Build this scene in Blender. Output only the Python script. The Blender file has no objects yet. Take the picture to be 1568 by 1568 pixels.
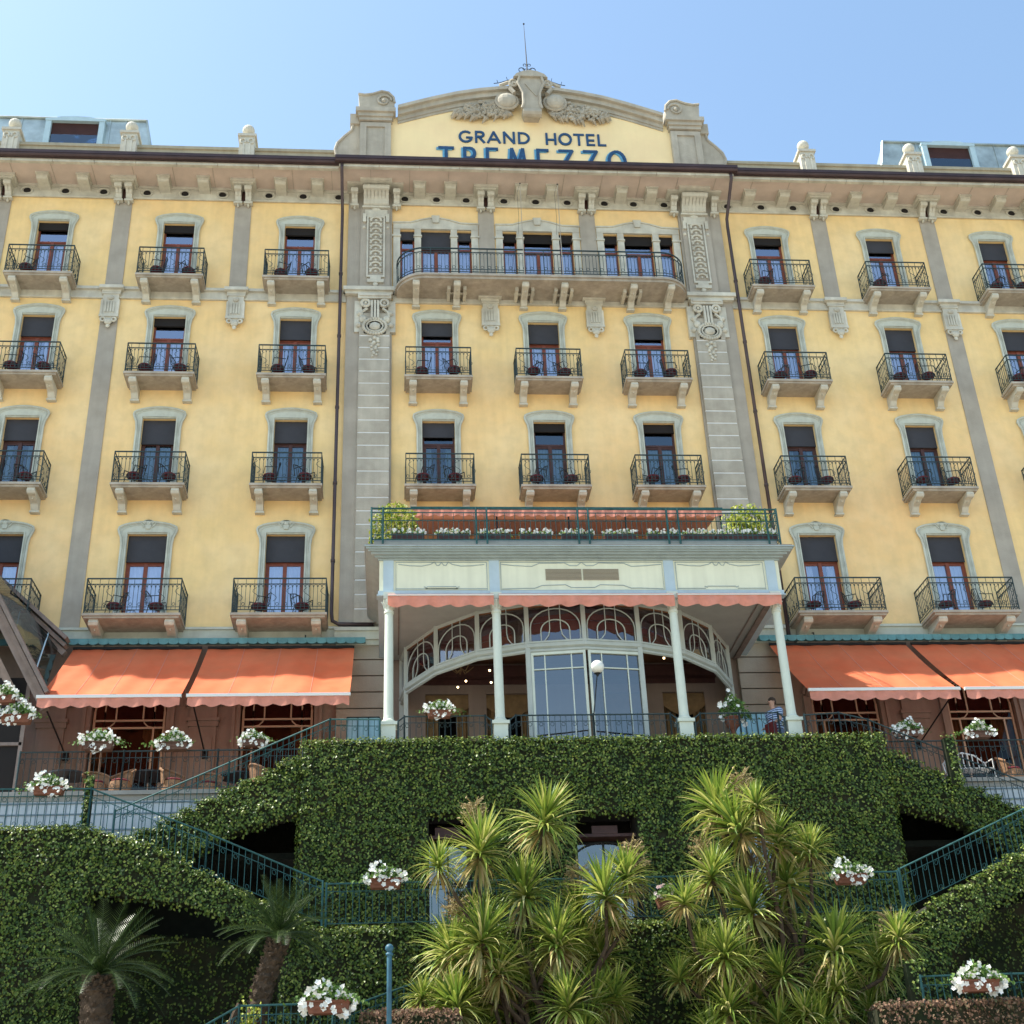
SUN_E, SKY_S, EXPO = 3.3, .12, 1.55
import bpy, math, random
from mathutils import Vector, Matrix, Euler
R = math.radians
rnd = random.Random(7)
scene = bpy.context.scene
COL = scene.collection

# ------------------------------------------------------------------ mesh builder
class MB:
    def __init__(s): s.v = []; s.f = []; s.m = []; s.cur = 0
    def face(s, idx): s.f.append(idx); s.m.append(s.cur)
    def add(s, vs, fs):
        o = len(s.v); s.v.extend(vs)
        for f in fs: s.f.append(tuple(o+i for i in f)); s.m.append(s.cur)
        return s
    def box(s, x0, x1, y0, y1, z0, z1):
        if x0 > x1: x0, x1 = x1, x0
        if y0 > y1: y0, y1 = y1, y0
        if z0 > z1: z0, z1 = z1, z0
        return s.add([(x0,y0,z0),(x1,y0,z0),(x1,y1,z0),(x0,y1,z0),(x0,y0,z1),(x1,y0,z1),(x1,y1,z1),(x0,y1,z1)],
                     [(3,2,1,0),(4,5,6,7),(0,1,5,4),(1,2,6,5),(2,3,7,6),(3,0,4,7)])
    def prism(s, poly, axis, a, b):
        # poly: 2D points; axis 'x': (y,z) 'y': (x,z) 'z': (x,y)
        def P(p, t):
            return {'x': (t,p[0],p[1]), 'y': (p[0],t,p[1]), 'z': (p[0],p[1],t)}[axis]
        n = len(poly)
        A = sum(poly[i][0]*poly[(i+1)%n][1]-poly[(i+1)%n][0]*poly[i][1] for i in range(n))
        if A < 0: poly = poly[::-1]
        if a > b: a, b = b, a
        vs = [P(p,a) for p in poly]+[P(p,b) for p in poly]
        if axis == 'y':
            fs = [tuple(range(n)), tuple(range(2*n-1, n-1, -1))]+[(i, i+n, (i+1)%n+n, (i+1)%n) for i in range(n)]
        else:
            fs = [tuple(range(n-1,-1,-1)), tuple(range(n, 2*n))]+[(i, (i+1)%n, (i+1)%n+n, i+n) for i in range(n)]
        return s.add(vs, fs)
    def tube(s, pts, r, n=6, close=False, cap=True):
        pts = [Vector(p) for p in pts]; k = len(pts)
        rr = r if isinstance(r, (list, tuple)) else [r]*k
        vs = []; prev = None
        for i in range(k):
            if close: d = pts[(i+1)%k]-pts[i-1]
            else: d = pts[min(i+1,k-1)]-pts[max(i-1,0)]
            if d.length < 1e-9: d = Vector((0,0,1))
            d.normalize()
            if prev is None:
                u = d.cross(Vector((0,0,1)) if abs(d.z) < .9 else Vector((0,1,0))); u.normalize()
            else:
                u = prev-d*prev.dot(d)
                if u.length < 1e-6: u = d.orthogonal()
                u.normalize()
            prev = u; w = d.cross(u)
            for j in range(n):
                a = 2*math.pi*(j+.5)/n
                vs.append(tuple(pts[i]+(u*math.cos(a)+w*math.sin(a))*rr[i]))
        fs = []
        for i in range(k if close else k-1):
            for j in range(n):
                a = i*n+j; b = i*n+(j+1)%n; c = ((i+1)%k)*n+(j+1)%n; d = ((i+1)%k)*n+j
                fs.append((a,b,c,d))
        if cap and not close:
            fs.append(tuple(range(n-1,-1,-1))); fs.append(tuple((k-1)*n+j for j in range(n)))
        return s.add(vs, fs)
    def bar(s, a, b, r, n=4): return s.tube([a,b], r, n)
    def lathe(s, prof, c=(0,0,0), n=16, jit=0):
        vs = []; fs = []
        for (r,z) in prof:
            for j in range(n):
                a = 2*math.pi*j/n; q = r*(1+(rnd.uniform(-jit,jit) if jit else 0))
                vs.append((c[0]+q*math.cos(a), c[1]+q*math.sin(a), c[2]+z))
        for i in range(len(prof)-1):
            for j in range(n):
                fs.append((i*n+j, i*n+(j+1)%n, (i+1)*n+(j+1)%n, (i+1)*n+j))
        fs.append(tuple(range(n-1,-1,-1))); fs.append(tuple((len(prof)-1)*n+j for j in range(n)))
        return s.add(vs, fs)
    def sphere(s, c, r, n=10, m=6, sx=1, sy=1, sz=1):
        vs = [(c[0],c[1],c[2]-r*sz)]; fs = []
        for i in range(1,m):
            t = math.pi*i/m
            for j in range(n):
                a = 2*math.pi*j/n
                vs.append((c[0]+r*sx*math.sin(t)*math.cos(a), c[1]+r*sy*math.sin(t)*math.sin(a), c[2]-r*sz*math.cos(t)))
        vs.append((c[0],c[1],c[2]+r*sz)); L = len(vs)-1
        for j in range(n):
            fs.append((0,1+(j+1)%n,1+j)); fs.append((L, 1+(m-2)*n+j, 1+(m-2)*n+(j+1)%n))
        for i in range(m-2):
            for j in range(n):
                a = 1+i*n+j; b = 1+i*n+(j+1)%n
                fs.append((a,b,b+n,a+n))
        return s.add(vs, fs)
    def mesh(s, name, mats, smooth=False):
        me = bpy.data.meshes.new(name)
        me.from_pydata(s.v, [], s.f)
        if not isinstance(mats, (list,tuple)): mats = [mats]
        for m in mats: me.materials.append(m)
        if len(mats) > 1: me.polygons.foreach_set('material_index', s.m)
        if smooth: me.polygons.foreach_set('use_smooth', [True]*len(s.f))
        me.update()
        return me
    def build(s, name, mats, parent=None, smooth=False, loc=None):
        return place(name, s.mesh(name, mats, smooth), parent, loc)

def place(name, me, parent=None, loc=None, rz=0, sc=None):
    o = bpy.data.objects.new(name, me); COL.objects.link(o)
    if parent: o.parent = parent
    if loc: o.location = loc
    if rz: o.rotation_euler = (0,0,rz)
    if sc: o.scale = sc if isinstance(sc,(tuple,list)) else (sc,)*3
    return o
def empty(name, loc=(0,0,0), label=None, cat=None, group=None, rz=0):
    o = bpy.data.objects.new(name, None); COL.objects.link(o); o.location = loc
    o.rotation_euler = (0,0,rz); o.empty_display_size = .2
    return tag(o, label, cat, group)
def tag(o, label=None, cat=None, group=None, kind=None):
    if label: o['label'] = label
    if cat: o['category'] = cat
    if group: o['group'] = group
    if kind: o['kind'] = kind
    return o
def copy_thing(root, loc, rz=0, label=None, sc=None):
    r = root.copy(); COL.objects.link(r); r.location = loc; r.rotation_euler = (0,0,rz)
    if sc: r.scale = (sc,)*3
    if label: r['label'] = label
    for ch in list(root.children):
        c = ch.copy(); COL.objects.link(c); c.parent = r
        for g in list(ch.children):
            d = g.copy(); COL.objects.link(d); d.parent = c
    return r

# ------------------------------------------------------------------ materials
def mat(name, col, rough=.7, var=.0, scale=3., var2=None, bump=0., bscale=40., metal=0., spec=.3, detail=5, emit=None, estr=0, streak=0, island=0, trans=0):
    m = bpy.data.materials.new(name); m.use_nodes = True
    nt = m.node_tree; N = nt.nodes; L = nt.links
    b = N['Principled BSDF']
    b.inputs['Roughness'].default_value = rough; b.inputs['Metallic'].default_value = metal
    b.inputs['Specular IOR Level'].default_value = spec
    c4 = (*col, 1)
    b.inputs['Base Color'].default_value = c4
    src = None
    tc = N.new('ShaderNodeTexCoord')
    if var:
        n = N.new('ShaderNodeTexNoise'); n.inputs['Scale'].default_value = scale; n.inputs['Detail'].default_value = detail
        n.inputs['Roughness'].default_value = .6
        L.new(tc.outputs['Object'], n.inputs['Vector'])
        r = N.new('ShaderNodeValToRGB')
        r.color_ramp.elements[0].position = .3; r.color_ramp.elements[1].position = .7
        lo = tuple(max(0,x*(1-var)) for x in col); hi = tuple(min(1,x*(1+var)) for x in col)
        if var2: lo = var2
        r.color_ramp.elements[0].color = (*lo,1); r.color_ramp.elements[1].color = (*hi,1)
        L.new(n.outputs['Fac'], r.inputs['Fac']); src = r.outputs['Color']
    if streak:
        mp = N.new('ShaderNodeMapping'); mp.inputs['Scale'].default_value = (6,6,.35)
        L.new(tc.outputs['Object'], mp.inputs['Vector'])
        n = N.new('ShaderNodeTexNoise'); n.inputs['Scale'].default_value = 1.; n.inputs['Detail'].default_value = 6
        L.new(mp.outputs['Vector'], n.inputs['Vector'])
        mr = N.new('ShaderNodeMapRange'); mr.inputs['From Min'].default_value = .35; mr.inputs['From Max'].default_value = .75
        mr.inputs['To Min'].default_value = 1.; mr.inputs['To Max'].default_value = 1-streak
        L.new(n.outputs['Fac'], mr.inputs['Value'])
        mx = N.new('ShaderNodeMix'); mx.data_type = 'RGBA'; mx.blend_type = 'MULTIPLY'; mx.inputs[0].default_value = 1
        if src: L.new(src, mx.inputs[6])
        else: mx.inputs[6].default_value = c4
        cc = N.new('ShaderNodeCombineColor')
        for k in range(3): L.new(mr.outputs['Result'], cc.inputs[k])
        L.new(cc.outputs['Color'], mx.inputs[7]); src = mx.outputs[2]
    if island:
        g = N.new('ShaderNodeNewGeometry'); r = N.new('ShaderNodeValToRGB')
        cols = island; r.color_ramp.elements[0].color = (*cols[0],1); r.color_ramp.elements[1].color = (*cols[-1],1)
        for i,c in enumerate(cols[1:-1]):
            e = r.color_ramp.elements.new((i+1)/(len(cols)-1)); e.color = (*c,1)
        L.new(g.outputs['Random Per Island'], r.inputs['Fac']); src = r.outputs['Color']
    if src: L.new(src, b.inputs['Base Color'])
    if bump:
        n = N.new('ShaderNodeTexNoise'); n.inputs['Scale'].default_value = bscale; n.inputs['Detail'].default_value = 6
        L.new(tc.outputs['Object'], n.inputs['Vector'])
        bp = N.new('ShaderNodeBump'); bp.inputs['Strength'].default_value = bump; bp.inputs['Distance'].default_value = .02
        L.new(n.outputs['Fac'], bp.inputs['Height']); L.new(bp.outputs['Normal'], b.inputs['Normal'])
    if emit:
        b.inputs['Emission Color'].default_value = (*emit,1); b.inputs['Emission Strength'].default_value = estr
    if trans:
        t = N.new('ShaderNodeBsdfTranslucent'); ms = N.new('ShaderNodeMixShader'); ms.inputs[0].default_value = trans
        if src: L.new(src, t.inputs['Color'])
        else: t.inputs['Color'].default_value = c4
        L.new(b.outputs[0], ms.inputs[1]); L.new(t.outputs[0], ms.inputs[2]); L.new(ms.outputs[0], N['Material Output'].inputs['Surface'])
    return m
def glass(name, refl, tint, rough=.02, gcol=(.9,.93,1), top=1):
    m = bpy.data.materials.new(name); m.use_nodes = True
    nt = m.node_tree; N = nt.nodes; L = nt.links; N.remove(N['Principled BSDF'])
    t = N.new('ShaderNodeBsdfTransparent'); t.inputs['Color'].default_value = (*tint,1)
    g = N.new('ShaderNodeBsdfGlossy'); g.inputs['Roughness'].default_value = rough; g.inputs['Color'].default_value = (*gcol,1)
    lw = N.new('ShaderNodeLayerWeight'); lw.inputs['Blend'].default_value = .3
    mr = N.new('ShaderNodeMapRange'); mr.inputs['To Min'].default_value = refl; mr.inputs['To Max'].default_value = top
    L.new(lw.outputs['Fresnel'], mr.inputs['Value'])
    tc = N.new('ShaderNodeTexCoord'); n = N.new('ShaderNodeTexNoise'); n.inputs['Scale'].default_value = 1.3
    L.new(tc.outputs['Object'], n.inputs['Vector'])
    bp = N.new('ShaderNodeBump'); bp.inputs['Strength'].default_value = .12; bp.inputs['Distance'].default_value = .05
    L.new(n.outputs['Fac'], bp.inputs['Height']); L.new(bp.outputs['Normal'], g.inputs['Normal'])
    ms = N.new('ShaderNodeMixShader'); L.new(mr.outputs['Result'], ms.inputs[0])
    L.new(t.outputs[0], ms.inputs[1]); L.new(g.outputs[0], ms.inputs[2]); L.new(ms.outputs[0], N['Material Output'].inputs['Surface'])
    return m
M = {}
M['stucco'] = mat('yellow_stucco', (.87,.62,.28), .85, .05, .45, bump=.2, bscale=12, streak=.08)
M['stucco_pale'] = mat('pale_yellow_stucco', (.88,.70,.39), .85, .05, .8, bump=.2, bscale=12, streak=.03)
M['stone'] = mat('grey_cement_stone', (.45,.41,.33), .85, .14, 1.5, bump=.3, bscale=25, streak=.16)
M['stone_pale'] = mat('pale_grey_moulding', (.60,.575,.48), .8, .12, 2.2, bump=.2, bscale=30, streak=.14)
M['stone_line'] = mat('white_joint', (.66,.66,.63), .8, .06, 3)
M['surround'] = mat('grey_green_surround', (.54,.555,.47), .75, .08, 2.5, bump=.15, bscale=30, streak=.08)
M['pilaster'] = mat('taupe_render', (.40,.355,.29), .85, .08, 1.2, bump=.25, bscale=30, streak=.1)
M['soffit'] = mat('beige_soffit', (.56,.46,.39), .85, .12, 1.2, bump=.15, bscale=20)
M['parapet'] = mat('olive_parapet', (.36,.33,.24), .85, .12, 1.5, streak=.15)
M['gutter'] = mat('brown_copper_gutter', (.055,.032,.032), .45, .25, 2, metal=.3, spec=.5)
M['pipe'] = mat('brown_pipe', (.075,.05,.05), .45, .3, 1.5, metal=.3, spec=.5)
M['wood'] = mat('brown_window_wood', (.20,.055,.03), .45, .2, 5)
M['wood_dark'] = mat('dark_window_wood', (.07,.03,.025), .5, .2, 5)
M['blind'] = mat('charcoal_blind', (.045,.045,.052), .8, .12, 3)
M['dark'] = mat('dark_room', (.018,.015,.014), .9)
M['curtain'] = mat('white_curtain', (.62,.64,.68), .9, .1, 3)
M['curtain_teal'] = mat('teal_curtain', (.30,.38,.42), .9, .1, 3)
M['pane'] = glass('window_glass', .36, (.8,.85,.95), gcol=(.85,.87,1))
M['pane_dark'] = glass('dim_window_glass', .14, (.55,.65,.7), gcol=(.7,.8,.9))
M['pane_door'] = glass('door_glass', .20, (.30,.33,.38), gcol=(.80,.80,.80))
M['iron'] = mat('dark_green_iron', (.03,.05,.052), .55, .2, 6, metal=.1, spec=.3)
M['green_iron'] = mat('teal_painted_iron', (.03,.09,.09), .65, .3, 5, metal=0, spec=.15)
M['black_iron'] = mat('black_iron', (.022,.024,.026), .5, .2, 5, metal=.4)
M['balc_slab'] = mat('balcony_concrete', (.42,.37,.30), .85, .22, 3, bump=.3, bscale=20, streak=.2)
M['zinc'] = mat('zinc_sheet', (.40,.46,.45), .4, .4, 1.0, metal=.45, spec=.5)
M['frame_blue'] = mat('pale_blue_frame', (.42,.55,.60), .6, .08, 3)
M['redwood'] = mat('red_brown_interior', (.05,.018,.014), .7, .2, 3)
M['letter'] = mat('navy_letter', (.02,.07,.16), .5, .2, 6)
M['letter_light'] = mat('light_blue_letter_side', (.12,.33,.50), .5, .15, 6)
M['cream'] = mat('cream_paint', (.74,.73,.55), .6, .04, 2, streak=.10)
M['porch_blue'] = mat('pale_blue_paint', (.44,.53,.57), .5, .06, 3, streak=.06)
M['porch_grey'] = mat('grey_blue_moulding', (.33,.38,.37), .5, .10, 3, streak=.08)
M['column'] = mat('pale_green_column', (.58,.62,.53), .5, .06, 3, streak=.06)
M['sofpaint'] = mat('porch_ceiling_paint', (.36,.35,.32), .7, .08, 2)
M['bow'] = mat('grey_green_joinery', (.42,.45,.41), .5, .08, 3, streak=.05)
M['orange'] = mat('orange_awning_cloth', (.80,.165,.065), .85, .06, 1.0, bump=.15, bscale=3, trans=.25)
M['salmon'] = mat('salmon_valance_cloth', (.74,.30,.215), .85, .12, 4, trans=.25)
M['white_bar'] = mat('white_metal_bar', (.72,.70,.66), .4)
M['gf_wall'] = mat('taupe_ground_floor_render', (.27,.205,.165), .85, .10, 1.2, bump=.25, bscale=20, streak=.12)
M['gf_frame'] = mat('beige_window_joinery', (.50,.38,.27), .6, .08, 4)
M['maroon'] = mat('maroon_blind', (.085,.014,.015), .85, .2, 2)
M['gold'] = mat('gold_curtain', (.22,.14,.065), .8, .25, 4)
M['terr_white'] = mat('white_board_wall', (.50,.53,.55), .7, .08, 2, streak=.15)
M['paving'] = mat('stone_paving', (.30,.28,.25), .9, .15, 2, bump=.2)
M['ground'] = mat('ground', (.34,.31,.26), .95, .3, .3)
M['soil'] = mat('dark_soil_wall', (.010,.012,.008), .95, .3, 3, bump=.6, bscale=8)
M['ivy'] = mat('ivy_leaf', (.06,.12,.03), .42, spec=.35, island=[(.025,.050,.010),(.055,.100,.016),(.088,.145,.022),(.14,.20,.03),(.30,.34,.07)], trans=.22)
M['ivy_base'] = mat('ivy_stems', (.014,.022,.007), .9, .4, 6, bump=.6, bscale=20)
M['cord'] = mat('cordyline_leaf', (.1,.2,.04), .42, spec=.35, island=[(.08,.15,.028),(.15,.24,.035),(.25,.32,.05),(.40,.43,.10),(.64,.58,.26)], trans=.3)
M['cord_old'] = mat('old_cordyline_leaf', (.3,.24,.1), .6, island=[(.26,.26,.08),(.40,.34,.13),(.34,.22,.09),(.46,.42,.2)], trans=.25)
M['trunk'] = mat('fibrous_trunk', (.06,.04,.025), .95, .4, 8, bump=.8, bscale=25)
M['panicle'] = mat('tan_flower_spike', (.30,.22,.11), .8, island=[(.20,.15,.07),(.34,.26,.12),(.42,.33,.18)])
M['cycad'] = mat('cycad_leaflet', (.03,.08,.02), .42, spec=.35, island=[(.010,.024,.006),(.025,.052,.012),(.07,.11,.026)], trans=.05)
M['terracotta'] = mat('terracotta', (.19,.075,.045), .85, .2, 6, bump=.2)
M['petal'] = mat('white_petal', (.80,.80,.76), .7, island=[(.70,.71,.66),(.84,.84,.80),(.88,.87,.82)], trans=.2)
M['pink_petal'] = mat('pale_pink_petal', (.8,.6,.6), .7, island=[(.78,.55,.58),(.82,.74,.72)], trans=.2)
M['potleaf'] = mat('petunia_leaf', (.06,.13,.03), .6, island=[(.04,.10,.02),(.09,.18,.03),(.16,.25,.05)], trans=.2)
M['shrub'] = mat('yellow_green_leaf', (.3,.35,.05), .55, island=[(.10,.17,.02),(.26,.33,.03),(.42,.44,.06),(.5,.5,.1)], trans=.25)
M['brownhedge'] = mat('brown_hedge_leaf', (.15,.09,.05), .8, island=[(.08,.05,.03),(.17,.09,.055),(.22,.13,.08),(.07,.08,.03)], trans=.1)
M['globe'] = mat('white_lamp_globe', (.75,.74,.68), .25, .06, 4, spec=.5)
M['cushion'] = mat('dark_red_cushion', (.14,.022,.03), .9, .2, 10)
M['wicker'] = mat('wicker', (.27,.15,.08), .8, .3, 12, bump=.5, bscale=60)
M['table'] = mat('dark_table_top', (.03,.028,.028), .4)
M['skin'] = mat('skin', (.50,.28,.19), .55, .06, 8)
M['shorts'] = mat('grey_blue_shorts', (.12,.15,.20), .85, .1, 12)
M['hair'] = mat('brown_hair', (.045,.028,.018), .7, .3, 20)
M['shoe'] = mat('dark_shoe', (.03,.03,.03), .6)
M['redbag'] = mat('red_cloth', (.14,.02,.02), .8)
M['bluepane'] = mat('sky_blue_glazed_board', (.22,.42,.52), .25, .2, 2, spec=.6)
M['bluepost'] = mat('blue_painted_post', (.04,.12,.17), .5, .25, 4, streak=.2)
M['bulb'] = mat('lit_bulb', (1,.9,.7), .5, emit=(1,.75,.4), estr=3)
M['ceil_orange'] = mat('warm_ceiling', (.17,.075,.035), .8, .15, 2)
M['gablewood'] = mat('grey_brown_bargeboard', (.22,.17,.145), .7, .2, 4, streak=.15)
M['shade_stone'] = mat('shaded_stair_stone',(.05,.05,.04),.95,.3,3)  # stair stone darkened to paint in the shade under the arches
M['shadepot'] = mat('shaded_pot',(.13,.07,.05),.9,.3,6,bump=.2)  # terracotta darkened, shade on the terrace rails put into the colour
M['shirt'] = mat('striped_shirt', (.3,.4,.6), .85)
def stripes(m):
    nt = m.node_tree; N = nt.nodes; L = nt.links; b = N['Principled BSDF']
    tc = N.new('ShaderNodeTexCoord'); w = N.new('ShaderNodeTexWave'); w.bands_direction = 'Z'; w.inputs['Scale'].default_value = 5.5
    r = N.new('ShaderNodeValToRGB'); r.color_ramp.interpolation = 'CONSTANT'
    r.color_ramp.elements[0].color = (.03,.05,.17,1); r.color_ramp.elements[1].position = .42; r.color_ramp.elements[1].color = (.46,.56,.72,1)
    L.new(tc.outputs['Object'], w.inputs['Vector']); L.new(w.outputs['Fac'], r.inputs['Fac']); L.new(r.outputs['Color'], b.inputs['Base Color'])
stripes(M['shirt'])
def blotch(m, tint, fac, scale):
    # slow drift of the base colour over the wall, with finer weathering patches
    nt = m.node_tree; N = nt.nodes; L = nt.links; b = N['Principled BSDF']; src = b.inputs['Base Color'].links[0].from_socket
    tc = N.new('ShaderNodeTexCoord'); n = N.new('ShaderNodeTexNoise'); n.inputs['Scale'].default_value = scale; n.inputs['Detail'].default_value = 8; n.inputs['Roughness'].default_value = .55
    L.new(tc.outputs['Object'], n.inputs['Vector']); mr = N.new('ShaderNodeMapRange'); mr.inputs['From Min'].default_value = .42; mr.inputs['From Max'].default_value = .68; mr.inputs['To Max'].default_value = fac
    L.new(n.outputs['Fac'], mr.inputs['Value']); mx = N.new('ShaderNodeMix'); mx.data_type = 'RGBA'; L.new(mr.outputs['Result'], mx.inputs[0]); L.new(src, mx.inputs[6]); mx.inputs[7].default_value = (*tint,1)
    L.new(mx.outputs[2], b.inputs['Base Color'])
blotch(M['stucco'], (.86,.50,.23), .45, .16); blotch(M['stucco'], (.90,.70,.40), .5, .5); blotch(M['stucco'], (.60,.44,.22), .35, 2.2)  # widest, peach tint also puts orange bounced light into the wall colour
blotch(M['stucco_pale'], (.80,.56,.32), .4, .7)
for k_ in ('stone','stone_pale','surround','pilaster','balc_slab'): blotch(M[k_], (.27,.24,.19), .45, 1.7)
blotch(M['orange'], (.86,.32,.15), .5, .6); blotch(M['orange'], (.55,.17,.08), .35, 1.6)
blotch(M['ivy_base'], (.05,.035,.02), .6, 1.2)

# ------------------------------------------------------------------ camera, light, sky
CAMP = Vector((-4.81,-34.916,-17.114)); pit, yaw, rol = R(28.304), R(5.75), R(-2.567)
fw = Vector((math.sin(yaw)*math.cos(pit), math.cos(yaw)*math.cos(pit), math.sin(pit)))
rt = Vector((math.cos(yaw), -math.sin(yaw), 0)); up = rt.cross(fw)
r2 = rt*math.cos(rol)+up*math.sin(rol); u2 = r2.cross(fw)
cd = bpy.data.cameras.new('camera'); cam = bpy.data.objects.new('camera', cd); COL.objects.link(cam)
cam.matrix_world = Matrix(((r2.x,u2.x,-fw.x,CAMP.x),(r2.y,u2.y,-fw.y,CAMP.y),(r2.z,u2.z,-fw.z,CAMP.z),(0,0,0,1)))
cd.sensor_width = 36; cd.lens = 36*2024.8/1568; cd.clip_end = 3000; cd.clip_start = .2
scene.camera = cam
SD = Vector((-.62,.03,1)).normalized()      # direction towards the sun: high, from the left, just behind the wall plane
sun = bpy.data.lights.new('sun','SUN'); sun.energy = SUN_E; sun.angle = R(.55); sun.color = (1,.94,.84)
so = bpy.data.objects.new('sun', sun); COL.objects.link(so)
so.rotation_euler = (-SD).to_track_quat('-Z','Y').to_euler()
w = bpy.data.worlds.new('World'); scene.world = w; w.use_nodes = True
nt = w.node_tree; bg = nt.nodes['Background']; sk = nt.nodes.new('ShaderNodeTexSky'); sk.sky_type = 'NISHITA'
sk.sun_disc = False; sk.sun_elevation = math.asin(SD.z); sk.sun_rotation = math.atan2(SD.x, SD.y)
sk.air_density = 1.0; sk.dust_density = 1.3; sk.ozone_density = .9; sk.altitude = 200
mxs = nt.nodes.new('ShaderNodeMix'); mxs.data_type = 'RGBA'; mxs.blend_type = 'MULTIPLY'; mxs.inputs[0].default_value = 1; mxs.inputs[7].default_value = (.95,1.0,.92,1)
nt.links.new(sk.outputs[0], mxs.inputs[6]); nt.links.new(mxs.outputs[2], bg.inputs['Color']); bg.inputs['Strength'].default_value = SKY_S
scene.view_settings.view_transform = 'Standard'; scene.view_settings.look = 'None'
scene.view_settings.exposure = EXPO; scene.view_settings.gamma = 1
# ------------------------------------------------------------------ ground
g = MB(); g.add([(-400,-400,-18.75),(400,-400,-18.75),(400,500,-18.75),(-400,500,-18.75)],[(0,1,2,3)])
tag(g.build('ground', M['ground']), kind='structure')
g = MB(); g.prism([(-11.5,-18.7),(-9.6,-14.6),(-5.05,-14.6),(-5.05,-18.7)],'x',-26,26)
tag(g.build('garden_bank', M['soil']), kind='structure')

# ------------------------------------------------------------------ hotel
hotel = empty('hotel', (0,0,-7.85), 'yellow grand hotel with grey stone trim, iron balconies and a blue lettered gable', 'hotel')
H = lambda mb, name, mats, parent=None, smooth=False: mb.build(name, mats, parent or HR, smooth)
# parts are modelled in world coordinates; the root carries the offset
HR = hotel
_build = MB.mesh
OFF = 7.85
def hp(mb, name, mats, smooth=False, parent=None):
    o = mb.build(name, mats, parent or hotel, smooth)
    if not parent: o.location = (0,0,OFF)
    return o
WR = {'A':(12.656,9.95),'B':(8.827,6.17),'C':(4.982,2.28),'D':(1.0,-2.0)}
CX = [-16.05,-11.98,-8.0,-3.47,0,3.47,8.0,11.98,16.05,20.0,-20.0]
holes = []
wins = []
for r in 'ABCD':
    for cx in CX:
        if abs(cx) < 5 and r in 'AD': continue
        hw = .562 if r == 'D' else .5
        holes.append((cx-hw,cx+hw,WR[r][1],WR[r][0])); wins.append((cx,r,hw))
for cx in (-3.46,0,3.46):
    holes += [(cx-.5,cx+.5,9.95,12.62),(cx-1.2,cx-.72,9.95,12.6),(cx+.72,cx+1.2,9.95,12.6)]
def wall(mb, x0,x1,z0,z1,y,holes,depth=.24):
    xs = sorted({x0,x1}|{h[0] for h in holes}|{h[1] for h in holes}); zs = sorted({z0,z1}|{h[2] for h in holes}|{h[3] for h in holes})
    for i in range(len(xs)-1):
        for j in range(len(zs)-1):
            xm=(xs[i]+xs[i+1])/2; zm=(zs[j]+zs[j+1])/2
            if any(h[0]<xm<h[1] and h[2]<zm<h[3] for h in holes): continue
            mb.add([(xs[i],y,zs[j]),(xs[i+1],y,zs[j]),(xs[i+1],y,zs[j+1]),(xs[i],y,zs[j+1])],[(0,1,2,3)])
    for a,b,c,d in holes:
        e=y+depth
        mb.add([(a,y,c),(a,y,d),(b,y,d),(b,y,c),(a,e,c),(a,e,d),(b,e,d),(b,e,c)],[(0,1,5,4),(1,2,6,5),(2,3,7,6),(3,0,4,7)])
b = MB(); wall(b,-24,24,-2.05,14.25,0,holes)
b.box(-24,-23.7,.005,14,-2.05,14.25); b.box(23.7,24,.005,14,-2.05,14.25)
hp(b,'wall',M['stucco'])
b = MB(); b.box(-24,24,.9,14,14.3,14.6); b.box(-24,24,13.7,14,-7.85,14.3); hp(b,'roof',M['parapet'])
# interior dark boxes (one floor slab and back wall deep inside)
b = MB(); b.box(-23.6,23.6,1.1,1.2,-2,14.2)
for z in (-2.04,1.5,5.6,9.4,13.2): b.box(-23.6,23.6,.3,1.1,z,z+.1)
hp(b,'room_back_wall',M['dark'])

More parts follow.
